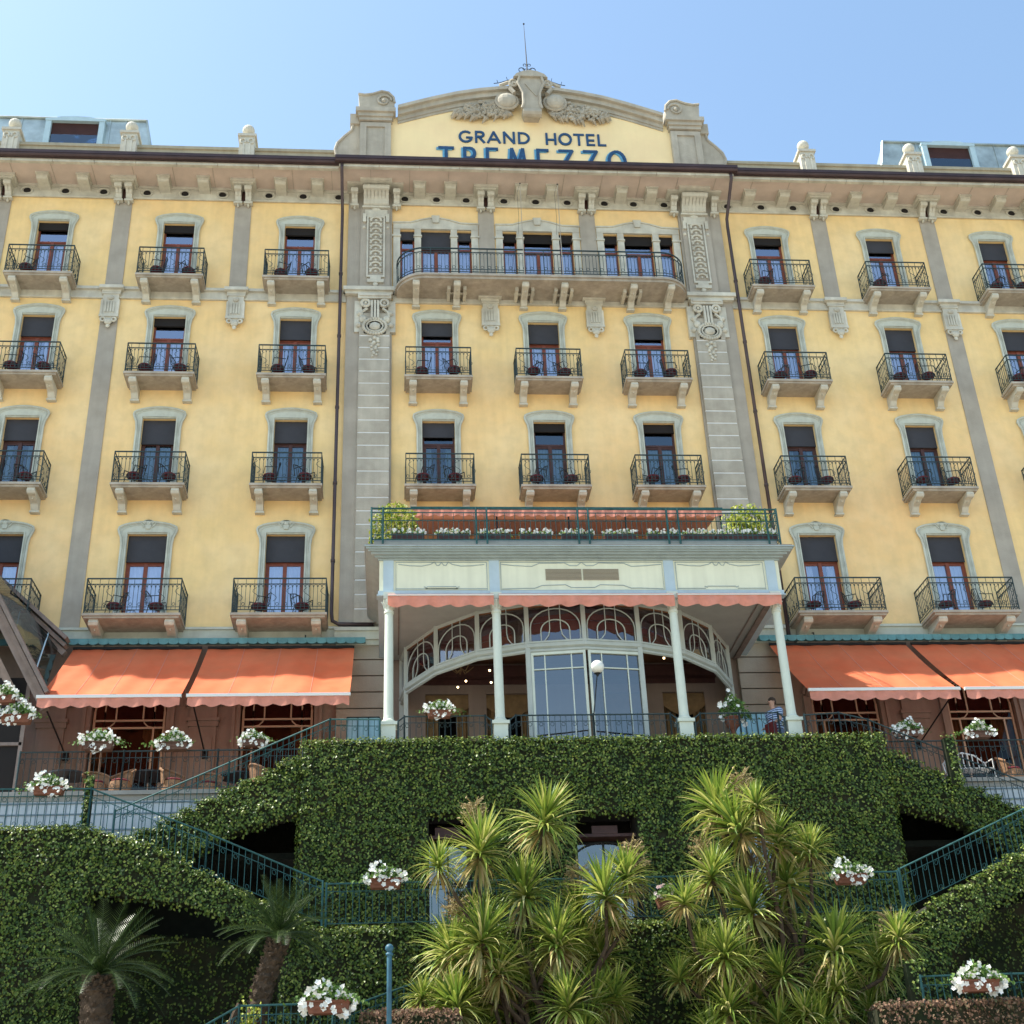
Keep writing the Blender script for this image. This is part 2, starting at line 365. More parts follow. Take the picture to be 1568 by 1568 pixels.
# -- window surround profile
def ears(hw, h0, zt, t=.2, top=.36, crest=False, k=1.0):
    # outer outline of the moulding, (x,z), from lower left going round to lower right
    z0 = h0; pts = []
    L = [(-hw-t*.8,z0),(-hw-t*.8,zt-.35),(-hw-t*.95,zt-.12),(-hw-t*1.3,zt+.05),(-hw-t*1.42,zt+.14),(-hw-t*1.3,zt+.22),(-hw-t*.95,zt+top-.1),(-hw-t*.35,zt+top-.05)]
    n = 8; mid = []
    for i in range(n+1):
        x = -(hw-.05)+2*(hw-.05)*i/n; mid.append((x, zt+top-.03+.06*math.cos(math.pi*(x/(hw))*.5)))
    Rr = [(-x,z) for x,z in L[::-1]]
    return L+mid+Rr
def surround_mesh(hw, zt, zb, crest):
    b = MB()
    def ring(outer, inner, y0, y1):
        # outer & inner same count open outlines -> strip solid
        n=len(outer); o=len(b.v); vs=[]
        for p in outer: vs.append((p[0],y0,p[1]))
        for p in inner: vs.append((p[0],y0,p[1]))
        for p in outer: vs.append((p[0],y1,p[1]))
        for p in inner: vs.append((p[0],y1,p[1]))
        fs=[]
        for i in range(n-1):
            fs.append((i,i+1,n+i+1,n+i)); fs.append((i,2*n+i,2*n+i+1,i+1)); fs.append((n+i,n+i+1,3*n+i+1,3*n+i))
        b.add(vs,[f[::-1] for f in fs])
    out = ears(hw, zb, zt, .2, .36)
    n = len(out)
    inn = []
    for (x,z) in out:
        if z < zt-.02: inn.append((math.copysign(hw+.002,x), z))
        else:
            xx = max(-hw-.002,min(hw+.002,x)); inn.append((xx, zt+.002))
    ring(out, inn, -.05, .0)
    # raised outer bead
    o2 = [(x*1.0,z) for x,z in out]
    b.tube([(x*.985,-.06,z-.012) for x,z in o2], .040, 5)
    o3=[(x*.90 if z<zt-.02 else x*.88,min(z,zt+9)-(.075 if z>zt-.02 else 0)) for x,z in out]
    b.tube([(x,-.058,z) for x,z in o3], .014, 4)
    i2 = [(p[0]+math.copysign(.03,p[0]), p[1]) for p in inn if p[1] < zt-.02]
    lft=[p for p in i2 if p[0]<0]; rgt=[p for p in i2 if p[0]>0]
    b.tube([(lft[0][0],-.06,lft[0][1]),(lft[0][0],-.06,zt+.04),(rgt[-1][0],-.06,zt+.04),(rgt[-1][0],-.06,rgt[-1][1])], .030, 4)
    if crest:
        zc = zt+.27
        for s in (-1,1):
            b.tube([(s*(.02+.13*math.cos(a)),-.075,zc+.1+.06*math.sin(a)) for a in [math.pi*k/8 for k in range(-3,12)]], .022, 4)
            b.tube([(s*.12,-.075,zc-.06),(s*.2,-.075,zc+.06),(s*.36,-.075,zc+.1),(s*.5,-.07,zc+.07)], .018, 4)
        b.sphere((0,-.07,zc+.08), .07, 8, 5, 1, .6, 1.1)
        b.prism([(-.06,zc-.12),(.06,zc-.12),(.09,zc+.02),(-.09,zc+.02)],'y',-.085,-.05)
    # inner back lining of the frame so nothing shows round the joinery
    return b
def window_meshes(hw, zt, zb, kind, var=0):
    H_ = zt-zb
    key = (hw, kind)
    wood = M['wood']; gl = M['pane']; cur = M['curtain']
    if kind.startswith('C'): wood = M['wood_dark']; gl = M['pane_dark']; cur = M['curtain_teal']
    y = .17
    f = MB()   # sash frame in local z (0 = top of opening)
    f.box(-hw+.001,-hw+.06,y,y+.07,-H_,0); f.box(hw-.06,hw-.001,y,y+.07,-H_,0); f.box(-hw+.06,hw-.06,y,y+.07,-.07,-.001)
    tz = -.72 if hw < .55 else -.80
    f.box(-hw+.06,hw-.06,y-.012,y+.07,tz-.07,tz)
    f.box(-.055,.055,y-.02,y+.05,-H_+.02,tz-.07)
    for s in (-1,1):
        f.box(s*(hw-.06),s*(hw-.115),y+.005,y+.055,-H_+.02,tz-.07)
        f.box(s*.055,s*(hw-.115),y+.006,y+.052,tz-.14,tz-.071); f.box(s*.055,s*(hw-.115),y+.004,y+.052,-H_+.02,-H_+.22)
    p = MB(); p.add([(-hw+.05,y+.03,-H_),(hw-.05,y+.03,-H_),(hw-.05,y+.03,-.05),(-hw+.05,y+.03,-.05)],[(0,1,2,3)])
    c = MB()
    for s in (-1,1):
        n=14; a,bx=(.04,.16,.04,.22)[var],hw-.05-(.0,.0,.1,.0)[var]; w_=[(s*(a+(bx-a)*i/n), y+.1+.02*math.sin(i*1.9)) for i in range(n+1)]
        # drawn back in the middle: leave a dark slit
        vs=[];
        for j,(x,yy) in enumerate(w_): vs += [(x,yy,-H_+.05),(x,yy,tz-.05)]
        c.add(vs,[(2*j,2*j+2,2*j+3,2*j+1) for j in range(n)])
    bl = MB()
    if 'b' in kind: d = -tz+(.02,-.05,.10,.0)[var]; bl.box(-hw+.004,hw-.004,y-.07,y-.05,-d,-.001); bl.box(-hw+.004,hw-.004,y-.08,y-.04,-d-.03,-d)
    elif 'h' in kind: bl.box(-hw+.004,hw-.004,y-.07,y-.05,-.5,-.001); bl.box(-hw+.004,hw-.004,y-.08,y-.04,-.53,-.5)
    else: bl.box(-hw+.004,hw-.004,y-.09,y-.02,-.3,-.001)
    return (f.mesh('sash',wood), p.mesh('pane',gl), c.mesh('curtain',cur), bl.mesh('blind',M['blind'] if kind[-1] in 'bh' else M['dark']))
kinds = {'A':['t','t','t',None,None,None,'t','h','b','t','t'],'B':['b','t','b','h','b','h','b','b','b','b','b'],
         'C':['b','b','b','h','t','t','b','b','b','b','b'],'D':['b','b','b',None,None,None,'b','b','b','b','b']}
wm = {}; sm = {}
for (cx,r,hw) in wins:
    zt, zb = WR[r]; k = kinds[r][CX.index(cx)]
    va = rnd.choice((0,0,1,2,3)); kk = (r, k, va)
    if kk not in wm: wm[kk] = window_meshes(hw, zt, zb, ('C' if r=='C' else 'x')+k, va)
    if r not in sm: sm[r] = surround_mesh(hw, 0, zb-zt+.16, r=='D').mesh('window', M['surround'])
    wo = place('window', sm[r], hotel, (cx,0,zt+OFF))
    for nm,me in zip(('sash','pane','curtain','blind'), wm[kk]): place(nm, me, wo)

# -- loggia triple windows of the top storey
def loggia(cx, blinded):
    b = MB()
    arch = [(-.5+1.0*i/12, 12.62+.2*math.sin(math.pi*i/12)**.8) for i in range(13)]
    # lintel band with raised arched centre, as panels around the holes
    y0,y1=-.06,0
    b.box(-1.43,-1.2,y0,y1,9.96,12.62); b.box(1.2,1.43,y0,y1,9.96,12.62)
    b.box(-.72,-.5,y0,y1,9.96,12.62); b.box(.5,.72,y0,y1,9.96,12.62)
    b.prism([(-1.43,12.6205),(-.5,12.6205),(-.5,12.98),(-.85,12.86),(-1.43,12.84)],'y',y0-.01,y1)
    b.prism([(1.43,12.6205),(.5,12.6205),(.5,12.98),(.85,12.86),(1.43,12.84)],'y',y0-.01,y1)
    top=[(-.5,12.98),(-.25,13.06),(0,13.1),(.25,13.06),(.5,12.98)]
    # central spandrel between opening (flat) and arch
    low=[(.5-1.0*i/12, 12.6205+.0*i) for i in range(13)]
    b.prism(top+[(.5,12.6205),(-.5,12.6205)],'y',y0-.02,y1)
    b.tube([(-1.45,-.09,12.86),(-.85,-.09,12.88),(-.5,-.09,13.0),(0,-.09,13.12),(.5,-.09,13.0),(.85,-.09,12.88),(1.45,-.09,12.86)], .03, 4)
    b.prism([(-.1,12.86),(.1,12.86),(.14,13.16),(-.14,13.16)],'y',-.14,-.05)
    for s in (-1,1):
        b.box(s*1.47,s*1.17,-.1,-.0,12.28,12.34); b.box(s*.47,s*.75,-.1,-.0,12.28,12.34)
    o = b.build('window', M['stone_pale'], hotel); o.location=(cx,0,OFF)
    f = MB(); y=.17; z0,z1=9.95,12.62
    for a,c in ((-1.2,-.72),(.72,1.2)):
        f.box(a,a+.06,y,y+.07,z0,z1); f.box(c-.06,c,y,y+.07,z0,z1); f.box(a+.06,c-.06,y,y+.07,z0,z0+.2); f.box(a+.06,c-.06,y-.01,y+.07,z1-.75,z1-.68); f.box(a+.06,c-.06,y,y+.07,z1-.06,z1)
    f.box(-.5,-.44,y,y+.07,z0,z1); f.box(.44,.5,y,y+.07,z0,z1); f.box(-.06,.06,y-.01,y+.06,z0,z1-.8); f.box(-.44,.44,y-.012,y+.07,z1-.8,z1-.72); f.box(-.44,.44,y,y+.07,z1-.06,z1)
    f.build('sash', M['wood'], o)
    p = MB()
    for a,c in ((-1.2,-.72),(.72,1.2),(-.5,.5)): p.add([(a,y+.03,z0),(c,y+.03,z0),(c,y+.03,z1),(a,y+.03,z1)],[(0,1,2,3)])
    p.build('pane', M['pane'], o)
    c = MB()
    for a,d in ((-1.1,-.78),(.78,1.1),(-.42,-.07),(.07,.42)):
        n=10; vs=[]
        for j in range(n+1): vs += [(a+(d-a)*j/n,y+.11+.02*math.sin(j*2.2),z0),(a+(d-a)*j/n,y+.11+.02*math.sin(j*2.2),z1-.8)]
        c.add(vs,[(2*j,2*j+2,2*j+3,2*j+1) for j in range(n)])
    c.build('curtain', M['curtain'], o)
    bl = MB()
    for a,d in ((-1.196,-.724),(.724,1.196)): bl.box(a,d,y-.09,y-.02,z1-.36,z1-.002)
    bl.box(-.496,.496,y-.07,y-.05,z1-(.76 if blinded else .4),z1-.002)
    bl.build('blind', M['blind'] if blinded else M['dark'], o)
for cx,bb in ((-3.46,True),(0,False),(3.46,False)): loggia(cx,bb)

# -- balconies
def railing(hw, dep, h, iron=None, scroll=True):
    b = MB(); e=.03
    path=[(-hw,0),(-hw,-dep),(hw,-dep),(hw,0)]
    for z,r in ((h,.024),(h-.17,.014),(.10,.014),(.19,.010)):
        b.tube([(x,y,z) for x,y in path], r, 4)
    for x,y in path: b.bar((x,y,0),(x,y,h),.02)
    def run(a,bp):
        a=Vector(a); bp=Vector(bp); L=(bp-a).length; n=max(3,round(L/.115)); d=(bp-a)/n
        for i in range(1,n):
            p=a+d*i; b.bar((p.x,p.y,.1),(p.x,p.y,h-.17),.0085)
        if scroll:
            u=d.normalized()
            for i in range(n):
                c=a+d*(i+.5); q=d.length*.42
                b.tube([(c.x+u.x*q*math.cos(t),c.y+u.y*q*math.cos(t),h-.27+.085*math.sin(t)) for t in [math.pi*k/5 for k in range(6)]],.008,3,cap=False)
                if i%2==0:
                    b.tube([(c.x+u.x*q*.8*math.cos(t),c.y+u.y*q*.8*math.cos(t),.27+.05*math.sin(t)) for t in [2*math.pi*k/6 for k in range(6)]],.009,3,close=True)
                if i%4==1:
                    b.tube([(c.x+u.x*.11*math.sin(t*2)*.9,c.y+u.y*.11*math.sin(t*2)*.9,.35+.42*t/math.pi) for t in [math.pi*k/7 for k in range(8)]],.009,3,cap=False)
            for i in range(1,n,2):
                p=a+d*i; b.bar((p.x,p.y,h-.17),(p.x,p.y,h),.008)
    for i in range(3): run((*path[i],0),(*path[i+1],0))
    return b
def bracket_mesh(dep, drop, w=.21):
    b=MB()
    pr=[(0,0),(-dep+.04,0),(-dep+.02,-.09),(-dep+.10,-.17),(-dep+.26,-.17),(-dep*.55,-.22),(-dep*.34,-drop*.62),(-dep*.2,-drop*.95),(-dep*.14,-drop),(0,-drop)]
    b.prism(pr,'x',-w/2,w/2)
    b.tube([(-w/2-.012,-dep+.12,-.09),(w/2+.012,-dep+.12,-.09)],.085,10)
    b.box(-w/2-.03,w/2+.03,-.16,.0,-drop-.05,-drop+.01)
    b.box(-.018,.018,-dep+.3,-dep*.3,-.235,-.17)
    return b
def slab_mesh(hw, dep):
    b=MB(); b.box(-hw-.03,hw+.03,-dep-.03,.0,-.075,0); b.box(-hw+.015,hw-.015,-dep+.02,0,-.135,-.075)
    return b
rail_s = railing(1.02,.82,1.05).mesh('railing',M['iron']); rail_b = railing(1.28,1.10,1.05).mesh('railing',M['iron'])
br_s = bracket_mesh(.80,.44).mesh('bracket',M['stone_pale']); br_b = bracket_mesh(1.06,.42,.24).mesh('bracket',M['stone_pale'])
sl_s = slab_mesh(1.03,.82).mesh('balcony',M['balc_slab']); sl_b = slab_mesh(1.29,1.11).mesh('balcony',M['balc_slab'])
BF = {'A':9.93,'B':6.165,'C':2.275,'D':-1.995}
balcs = []
for (cx,r,hw) in wins:
    z = BF[r]; D = r=='D'
    o = place('balcony', sl_b if D else sl_s, hotel, (cx,-.0,z+OFF))
    place('railing', rail_b if D else rail_s, o, (0,0,0))
    for s in (-1,1): place('bracket', br_b if D else br_s, o, (s*(1.02 if D else .79),0,-.135))
    balcs.append((cx,r,z))
# long balcony
b = MB(); hw=4.83; rr=.95; dp=1.2
def rounded(hw,dp,rr,n=8):
    return [(-hw,0)]+[(-hw+rr-rr*math.cos(a),-dp+rr-rr*math.sin(a)) for a in [math.pi/2*i/n for i in range(n+1)]]+[(hw-rr+rr*math.sin(a),-dp+rr-rr*math.cos(a)) for a in [math.pi/2*i/n for i in range(n+1)]]+[(hw,0)]
b.prism(rounded(hw,dp,rr),'z',9.79,9.87); b.prism(rounded(hw-.06,dp-.06,rr-.05),'z',9.70,9.79)
lb = hp(b,'balcony',M['balc_slab'])
b = MB(); pth=rounded(hw-.06,dp-.06,rr-.05); h=1.05
for z,r in ((h,.026),(h-.15,.014),(.10,.014),(.2,.012)): b.tube([(x,y,9.87+z) for x,y in pth],r,4)
acc=0; prev=Vector(pth[0]); nxt=.0; k=0
for q in pth[1:]:
    q=Vector(q); L=(q-prev).length; u=(q-prev)/L; t=nxt
    while t<L:
        p=prev+u*t
        if k%8==0: b.bar((p.x,p.y,9.87),(p.x,p.y,9.87+h),.02)
        else: b.bar((p.x,p.y,9.97),(p.x,p.y,9.87+h-.15),.009)
        c=p+u*.055
        b.tube([(c.x+u.x*.045*math.cos(a),c.y+u.y*.045*math.cos(a),9.87+h-.24+.07*math.sin(a)) for a in [math.pi*j/4 for j in range(5)]],.008,3,cap=False)
        if k%2==0: b.tube([(c.x+u.x*.05*math.cos(a),c.y+u.y*.05*math.cos(a),9.87+.29+.06*math.sin(a)) for a in [math.pi/3*j for j in range(6)]],.009,3,close=True)
        t+=.115; k+=1
    nxt=t-L; prev=q
hp(b,'railing',M['iron'],parent=lb)
lbr = bracket_mesh(1.08,.36,.2).mesh('bracket',M['stone_pale'])
for x in (-4.15,-2.83,-.62,.66,2.93,4.17):
    place('bracket', lbr, lb, (x,0,9.70))
b=MB()
for x in (-2.83,-.62,.66,2.93):
    for s in (-1,1): b.box(x+s*.26-.05,x+s*.26+.05,-.75,0,9.56,9.70)
    b.box(x-.34,x+.34,-.5,-.42,9.6,9.64)
b.build('soffit_rib',M['stone_pale'],lb)

# -- belt course between the two upper storeys, lower belt, strips
for x0,x1 in ((-24,-6.42),(6.42,24),(-4.9,4.9)):
    b = MB(); b.box(x0,x1,-.05,0,9.5,9.83); b.box(x0,x1,-.13,0,9.83,9.93); b.box(x0,x1,-.075,-.05,9.5,9.56)
    hp(b,'belt_course',M['stone_pale'])
for x0,x1 in ((-24,-6.42),(6.42,24)):
    b = MB(); b.box(x0,x1,-.10,0,-2.48,-2.02); b.box(x0,x1,-.16,0,-2.07,-2.0)
    hp(b,'belt_course',M['surround'])
for x in (-17.8,-13.87,-9.93,9.93,13.87,17.8,-1.74,1.74):
    b = MB(); b.box(x-.27,x+.27,-.035,0,9.93,13.55); hp(b,'pilaster_strip',M['pilaster'])
for x in (-13.87,13.87,-21.8,21.8):
    b = MB(); b.box(x-.27,x+.27,-.035,0,-2.0,9.5); hp(b,'pilaster_strip',M['pilaster'])
orn = MB()
orn.box(-.38,.38,-.22,-.0,9.80,9.92); orn.box(-.30,.30,-.12,0,9.70,9.80)
orn.box(-.25,.25,-.10,0,8.66,9.70); orn.box(-.29,.29,-.13,-.0,9.62,9.68)
orn.sphere((0,-.12,9.47),.09,8,5,1.2,.6,1)
for s in (-1,1): orn.box(s*.22,s*.29,-.12,0,8.75,9.4)
for x in (-.13,-.045,.04,.125): orn.box(x-.022,x+.022,-.135,-.09,8.9,9.32)
orn.box(-.30,.30,-.14,0,8.72,8.80)
for s in (-1,1): orn.tube([(s*(.17+.07*math.cos(a)),-.11,8.62+.07*math.sin(a)) for a in [math.pi*k/5 for k in range(10)]],.035,5,close=True)
orn.sphere((0,-.1,8.55),.12,8,5,1.1,.6,1); orn.sphere((0,-.08,8.40),.07,6,4,1,.6,1.2)
om = orn.mesh('triglyph_ornament',M['stone_pale'])
for x in (-13.87,-9.93,9.93,13.87,17.8,-17.8,-1.72,1.72): place('triglyph_ornament', om, hotel, (x,-.04,OFF+(-.14 if abs(x)<2 else -.02)))

# -- frieze, soffit, gutter
b = MB(); b.box(-24,24,-.04,0,13.68,14.2); b.box(-24,24,-.075,-.04,13.66,13.72); b.box(-24,24,-.10,-.04,14.10,14.2)
hp(b,'frieze',M['stone_pale'])
b = MB(); b.box(-24,-6.7,-1.22,0,14.2,14.34); b.box(6.7,24,-1.22,0,14.2,14.34); b.box(-6.7,6.7,-1.34,0,14.2,14.34)
b.cur=1; x=-24
while x<24:
    b.box(x,x+.014,-1.2,-.1,14.19,14.2); x+=1.31
hp(b,'cornice_soffit',[M['soffit'],M['pilaster']])
b = MB()
for x0,x1,d in ((-24,-6.7,1.25),(6.7,24,1.25),(-6.7,6.7,1.37)):
    n=int((x1-x0)/1.31); s=(x1-x0)/n
    for i in range(n): b.box(x0+s*i+.008,x0+s*(i+1)-.008,-d,-d+.13,14.13,14.23)
hp(b,'cornice_edge',M['stone_pale'])
b = MB()
def gut(x0,x1,y):
    b.tube([(x0,y,14.33),(x1,y,14.33)],.105,10)
    b.box(x0,x1,y-.115,y-.09,14.34,14.46); b.box(x0,x1,y-.09,y+.35,14.40,14.47)
gut(-24,-6.7,-1.33); gut(6.7,24,-1.33); gut(-6.82,6.82,-1.45)
hp(b,'gutter',M['gutter'])
mod = MB(); mod.prism([(0,-.04),(-.62,-.04),(-.62,-.17),(-.56,-.21),(-.1,-.23),(0,-.25)],'x',-.18,.18); mod.box(-.22,.22,-.68,0,-.05,-.0)
mm = mod.mesh('modillion',M['stone_pale'])
mods = [s*(x+d) for s in (-1,1) for x in (9.93,13.87,17.8) for d in (1.31,2.62)]+[s*x for s in (-1,1) for x in (7.45,8.68,4.0,2.95,.53)]
for x in mods: place('modillion', mm, hotel, (x,-.01,14.2+OFF-.001))
hole_x = [s*(c+d) for s in (-1,1) for c in (11.9,15.83) for d in (-1.25,0,1.25)]+[s*(7.95+d) for s in (-1,1) for d in (-1.2,0,1.15)]+[s*c for s in (-1,1) for c in (4.5,3.42,2.4,1.1)]+[0]
ro = MB(); ro.tube([(.19*math.cos(a),-.06,.14*math.sin(a)) for a in [2*math.pi*k/16 for k in range(16)]],.028,5,close=True)
rom = ro.mesh('vent_ring',M['stone_pale'])
di = MB(); di.prism([(.12*math.cos(2*math.pi*k/14),.105*math.sin(2*math.pi*k/14)) for k in range(14)],'y',-.055,-.03)
dim = di.mesh('vent_hole',M['dark'])
for x in hole_x:
    o = place('vent_ring', rom, hotel, (x,0,13.93+OFF)); place('vent_hole', dim, o, (0,0,0))
def console(w, hgt, pj_):
    b=MB()
    pr=[(0,0),(-pj_,0),(-pj_-.03,-.08),(-pj_+.03,-.18),(-pj_+.13,-.22),(-pj_*.55,-.30),(-pj_*.42,-hgt*.62),(-pj_*.35,-hgt*.86),(-.05,-hgt),(0,-hgt)]
    n=max(1,round(w/.13)); s=w/n
    for i in range(n): b.prism(pr,'x',-w/2+s*i+.012,-w/2+s*(i+1)-.012)
    b.prism([(0,-.01),(-pj_+.03,-.01),(-pj_+.04,-.1),(-pj_*.5,-.28),(-pj_*.3,-hgt*.9),(0,-hgt+.02)],'x',-w/2+.005,w/2-.005)
    b.tube([(-w/2-.015,-pj_+.05,-.1),(w/2+.015,-pj_+.05,-.1)],.095,9)
    b.box(-w/2-.04,w/2+.04,-.16,0,-hgt-.05,-hgt+.02); b.sphere((0,-.06,-hgt-.09),.075,8,5,w*2.6,1,1)
    return b
c2 = console(.21,.52,.42).mesh('scroll_console',M['stone_pale']); c3 = console(.86,.62,.55).mesh('scroll_console',M['stone_pale'])
ab = MB(); ab.box(-.42,.42,-.58,0,-.11,0); ab.box(-.34,.34,-.5,0,-.16,-.11); abm=ab.mesh('abacus',M['stone_pale'])
dk = MB(); dk.box(-.06,.06,-.06,0,-.55,-.17); dkm=dk.mesh('console_gap',M['wood_dark'])
for x in (-17.8,-13.87,-9.93,9.93,13.87,17.8,-1.74,1.74):
    for s in (-1,1): place('scroll_console', c2, hotel, (x+s*.17,-.04,14.04+OFF))
    place('abacus', abm, hotel, (x,-.03,14.199+OFF)); place('console_gap', dkm, hotel, (x,-.04,14.199+OFF))

# -- corner piers of the central bay
for s in (-1,1):
    b = MB(); X0,X1 = 4.93,6.40
    b.box(s*X0,s*X1,-.10,0,-2.0,14.1); b.box(s*5.0,s*5.98,-.17,-.1,9.95,13.4)
    hp(b,'pier',M['pilaster'])
    b = MB(); z=-1.9
    while z<8.7:
        b.box(s*4.99,s*5.97,-.20,-.1,z,z+.40); z+=.455
    hp(b,'quoin_block',M['stone'])
    b = MB(); z=-1.9
    while z<8.3:
        b.box(s*5.0,s*5.96,-.185,-.1,z+.40,z+.455); z+=.455
    hp(b,'quoin_joint',M['stone_line'])
    b = MB()   # relief panel
    cx=s*5.47
    b.box(cx-.30,cx-.25,-.22,-.17,10.5,12.95); b.box(cx+.25,cx+.30,-.22,-.17,10.5,12.95); b.box(cx-.30,cx+.30,-.22,-.17,12.95,13.02); b.box(cx-.30,cx+.30,-.22,-.17,10.43,10.5)
    for i in range(10):
        zc=10.68+i*.24
        b.tube([(cx+.17*math.cos(a),-.2,zc+.13*math.sin(a)) for a in [math.pi*k/8 for k in range(-1,10)]],.042,5)
        b.sphere((cx,-.19,zc),.055,6,4,1,.7,1)
        for q in (-1,1): b.sphere((cx+q*.18,-.19,zc+.1),.035,5,4)
    b.box(cx-.38,cx+.38,-.2,-.1,13.02,13.3); b.box(cx-.44,cx-.33,-.24,-.1,12.75,13.1); b.box(cx+.33,cx+.44,-.24,-.1,12.75,13.1)
    b.box(cx-.18,cx+.18,-.24,-.1,10.32,10.43); b.box(cx-.27,cx+.27,-.25,-.1,10.2,10.32); b.sphere((cx,-.2,10.14),.09,8,5,1,.5,1)
    for q in (-1,1): b.sphere((cx+q*.4,-.16,12.55),.07,6,4); b.box(cx+q*.36-.03,cx+q*.36+.03,-.15,-.1,10.4,12.6)
    hp(b,'relief_panel',M['stone_pale'])
    b = MB(); b.box(s*4.85,s*6.5,-.32,0,9.83,9.97); b.box(s*4.9,s*6.44,-.24,0,9.72,9.83); b.box(s*4.95,s*6.02,-.3,0,9.5,9.72); b.box(s*5.0,s*5.97,-.335,0,9.58,9.66)
    hp(b,'pier_moulding',M['stone_pale'])
    b = MB()   # wreath ornament
    z=9.5
    for q in (-1,1):
        b.box(cx+q*.42,cx+q*.66,-.16,0,8.25,9.48)
        b.tube([(cx+q*(.30+.13*math.cos(a)),-.24,z-.16+.13*math.sin(a)) for a in [math.pi*k/6 for k in range(-2,11)]],.055,5)
        b.sphere((cx+q*.3,-.24,z-.16),.06,6,4); b.sphere((cx+q*.38,-.2,8.72),.13,7,5,1,.7,1.1); b.sphere((cx+q*.52,-.18,8.5),.1,7,5); b.sphere((cx+q*.5,-.18,8.95),.09,7,5)
        b.tube([(cx+q*.25,-.2,9.15),(cx+q*.42,-.2,9.0),(cx+q*.46,-.2,8.8)],.05,5)
    for x in (-.1,0,.1): b.box(cx+x-.035,cx+x+.035,-.3,-.1,8.72,9.42)
    for i in range(26):
        a=2*math.pi*i/26; b.sphere((cx+.36*math.cos(a),-.24,8.42+.36*math.sin(a)*.82),.062,6,4)
    b.tube([(cx+.26*math.cos(a),-.26,8.42+.22*math.sin(a)) for a in [2*math.pi*k/16 for k in range(16)]],.028,5,close=True)
    b.sphere((cx,-.22,8.42),.19,10,6,1,.6,.85); b.box(cx-.35,cx+.35,-.2,-.1,8.15,8.75)
    for i in range(16):
        t=i/16; b.sphere((cx+.15*math.sin(i*2.4)*(1-t*.6),-.22,7.98-.75*t),.075*(1-t*.4),6,4,1,.8,.9)
    hp(b,'wreath_ornament',M['stone_pale'])
    place('scroll_console', c3, hotel, (s*5.47,-.1,14.03+OFF))
    for xx in (4.78,6.2): place('scroll_console', c2, hotel, (s*xx,-.1,14.0+OFF))
    b = MB(); b.box(s*4.93,s*6.01,-.78,0,14.10,14.199); b.box(s*4.55,s*4.93,-.58,0,14.12,14.198); b.box(s*6.01,s*6.45,-.58,0,14.12,14.198)
    hp(b,'pier_capital',M['stone_pale'])
    # downpipe
    b = MB(); px=s*6.6
    if s<0: pts=[(px,-1.40,14.25),(px,-1.35,14.0),(px,-.25,13.2),(px,-.2,12.9),(px,-.2,-1.6),(px+.03,-.2,-1.85),(px+.2,-.2,-1.95),(px+1.2,-.2,-1.97)]
    else: pts=[(px,-1.40,14.25),(px,-1.35,14.0),(px,-.25,13.2),(px,-.2,12.9),(px,-.2,-2.4)]
    b.tube(pts,.055,8)
    for z in (10.5,8,5.3,2.6,0): b.tube([(px,-.2,z),(px,-.2,z+.09)],.07,8)
    hp(b,'downpipe',M['pipe'],True)

# -- parapet, ball finials, pediment
b = MB(); b.box(-24,-6.2,0,.3,14.35,15.96); b.box(6.2,24,0,.3,14.35,15.96); b.box(-24,-6.2,-.06,.36,15.96,16.08); b.box(6.2,24,-.06,.36,15.96,16.08)
hp(b,'parapet',M['parapet'])
fi = MB(); fi.box(-.26,.26,-.24,.28,-1.2,-.22); fi.box(-.32,.32,-.3,.34,-.22,-.12); fi.box(-.2,.2,-.2,.2,-.12,-.02)
for s in (-1,1):
    fi.tube([(s*(.13+.09*math.cos(a)),-.26,-.45+.11*math.sin(a)) for a in [math.pi*k/5 for k in range(-2,7)]],.035,5); fi.box(s*.1-.03,s*.1+.03,-.28,-.2,-1.1,-.55)
fi.lathe([(.12,-.03),(.07,.03),(.08,.08)],(0,0,0),12); fi.sphere((0,0,.27),.215,16,12)
fm = fi.mesh('ball_finial',M['stone_pale'],False)
for x in (-17.87,-13.93,-9.94,9.9,13.85,17.8): place('ball_finial', fm, hotel, (x,-.02,16.62+OFF))
# pediment
arch=[(-4.75,17.85),(-4.2,18.06),(-3.5,18.32),(-2.65,18.60),(-1.8,18.80),(-1.0,18.93),(0,19.0)]
arch=arch+[(-x,z) for x,z in arch[:-1][::-1]]
b = MB(); b.prism([(-5.1,14.4),(-5.1,17.4)]+[(x,z-.25) for x,z in arch]+[(5.1,17.4),(5.1,14.4)],'y',-.2,.25); hp(b,'gable_wall',M['stucco_pale'])
b = MB()
def archband(o0,o1,y0,y1):
    n=len(arch)
    for i in range(n-1):
        (xa,za),(xb,zb)=arch[i],arch[i+1]
        b.prism([(xa,za+o0),(xb,zb+o0),(xb,zb+o1),(xa,za+o1)],'y',y0,y1)
archband(-.14,.0,-.52,.3); archband(-.34,-.14,-.40,.28); archband(-.52,-.34,-.28,.27); archband(-.62,-.52,-.24,.26)
hp(b,'gable_cornice',M['stone'])
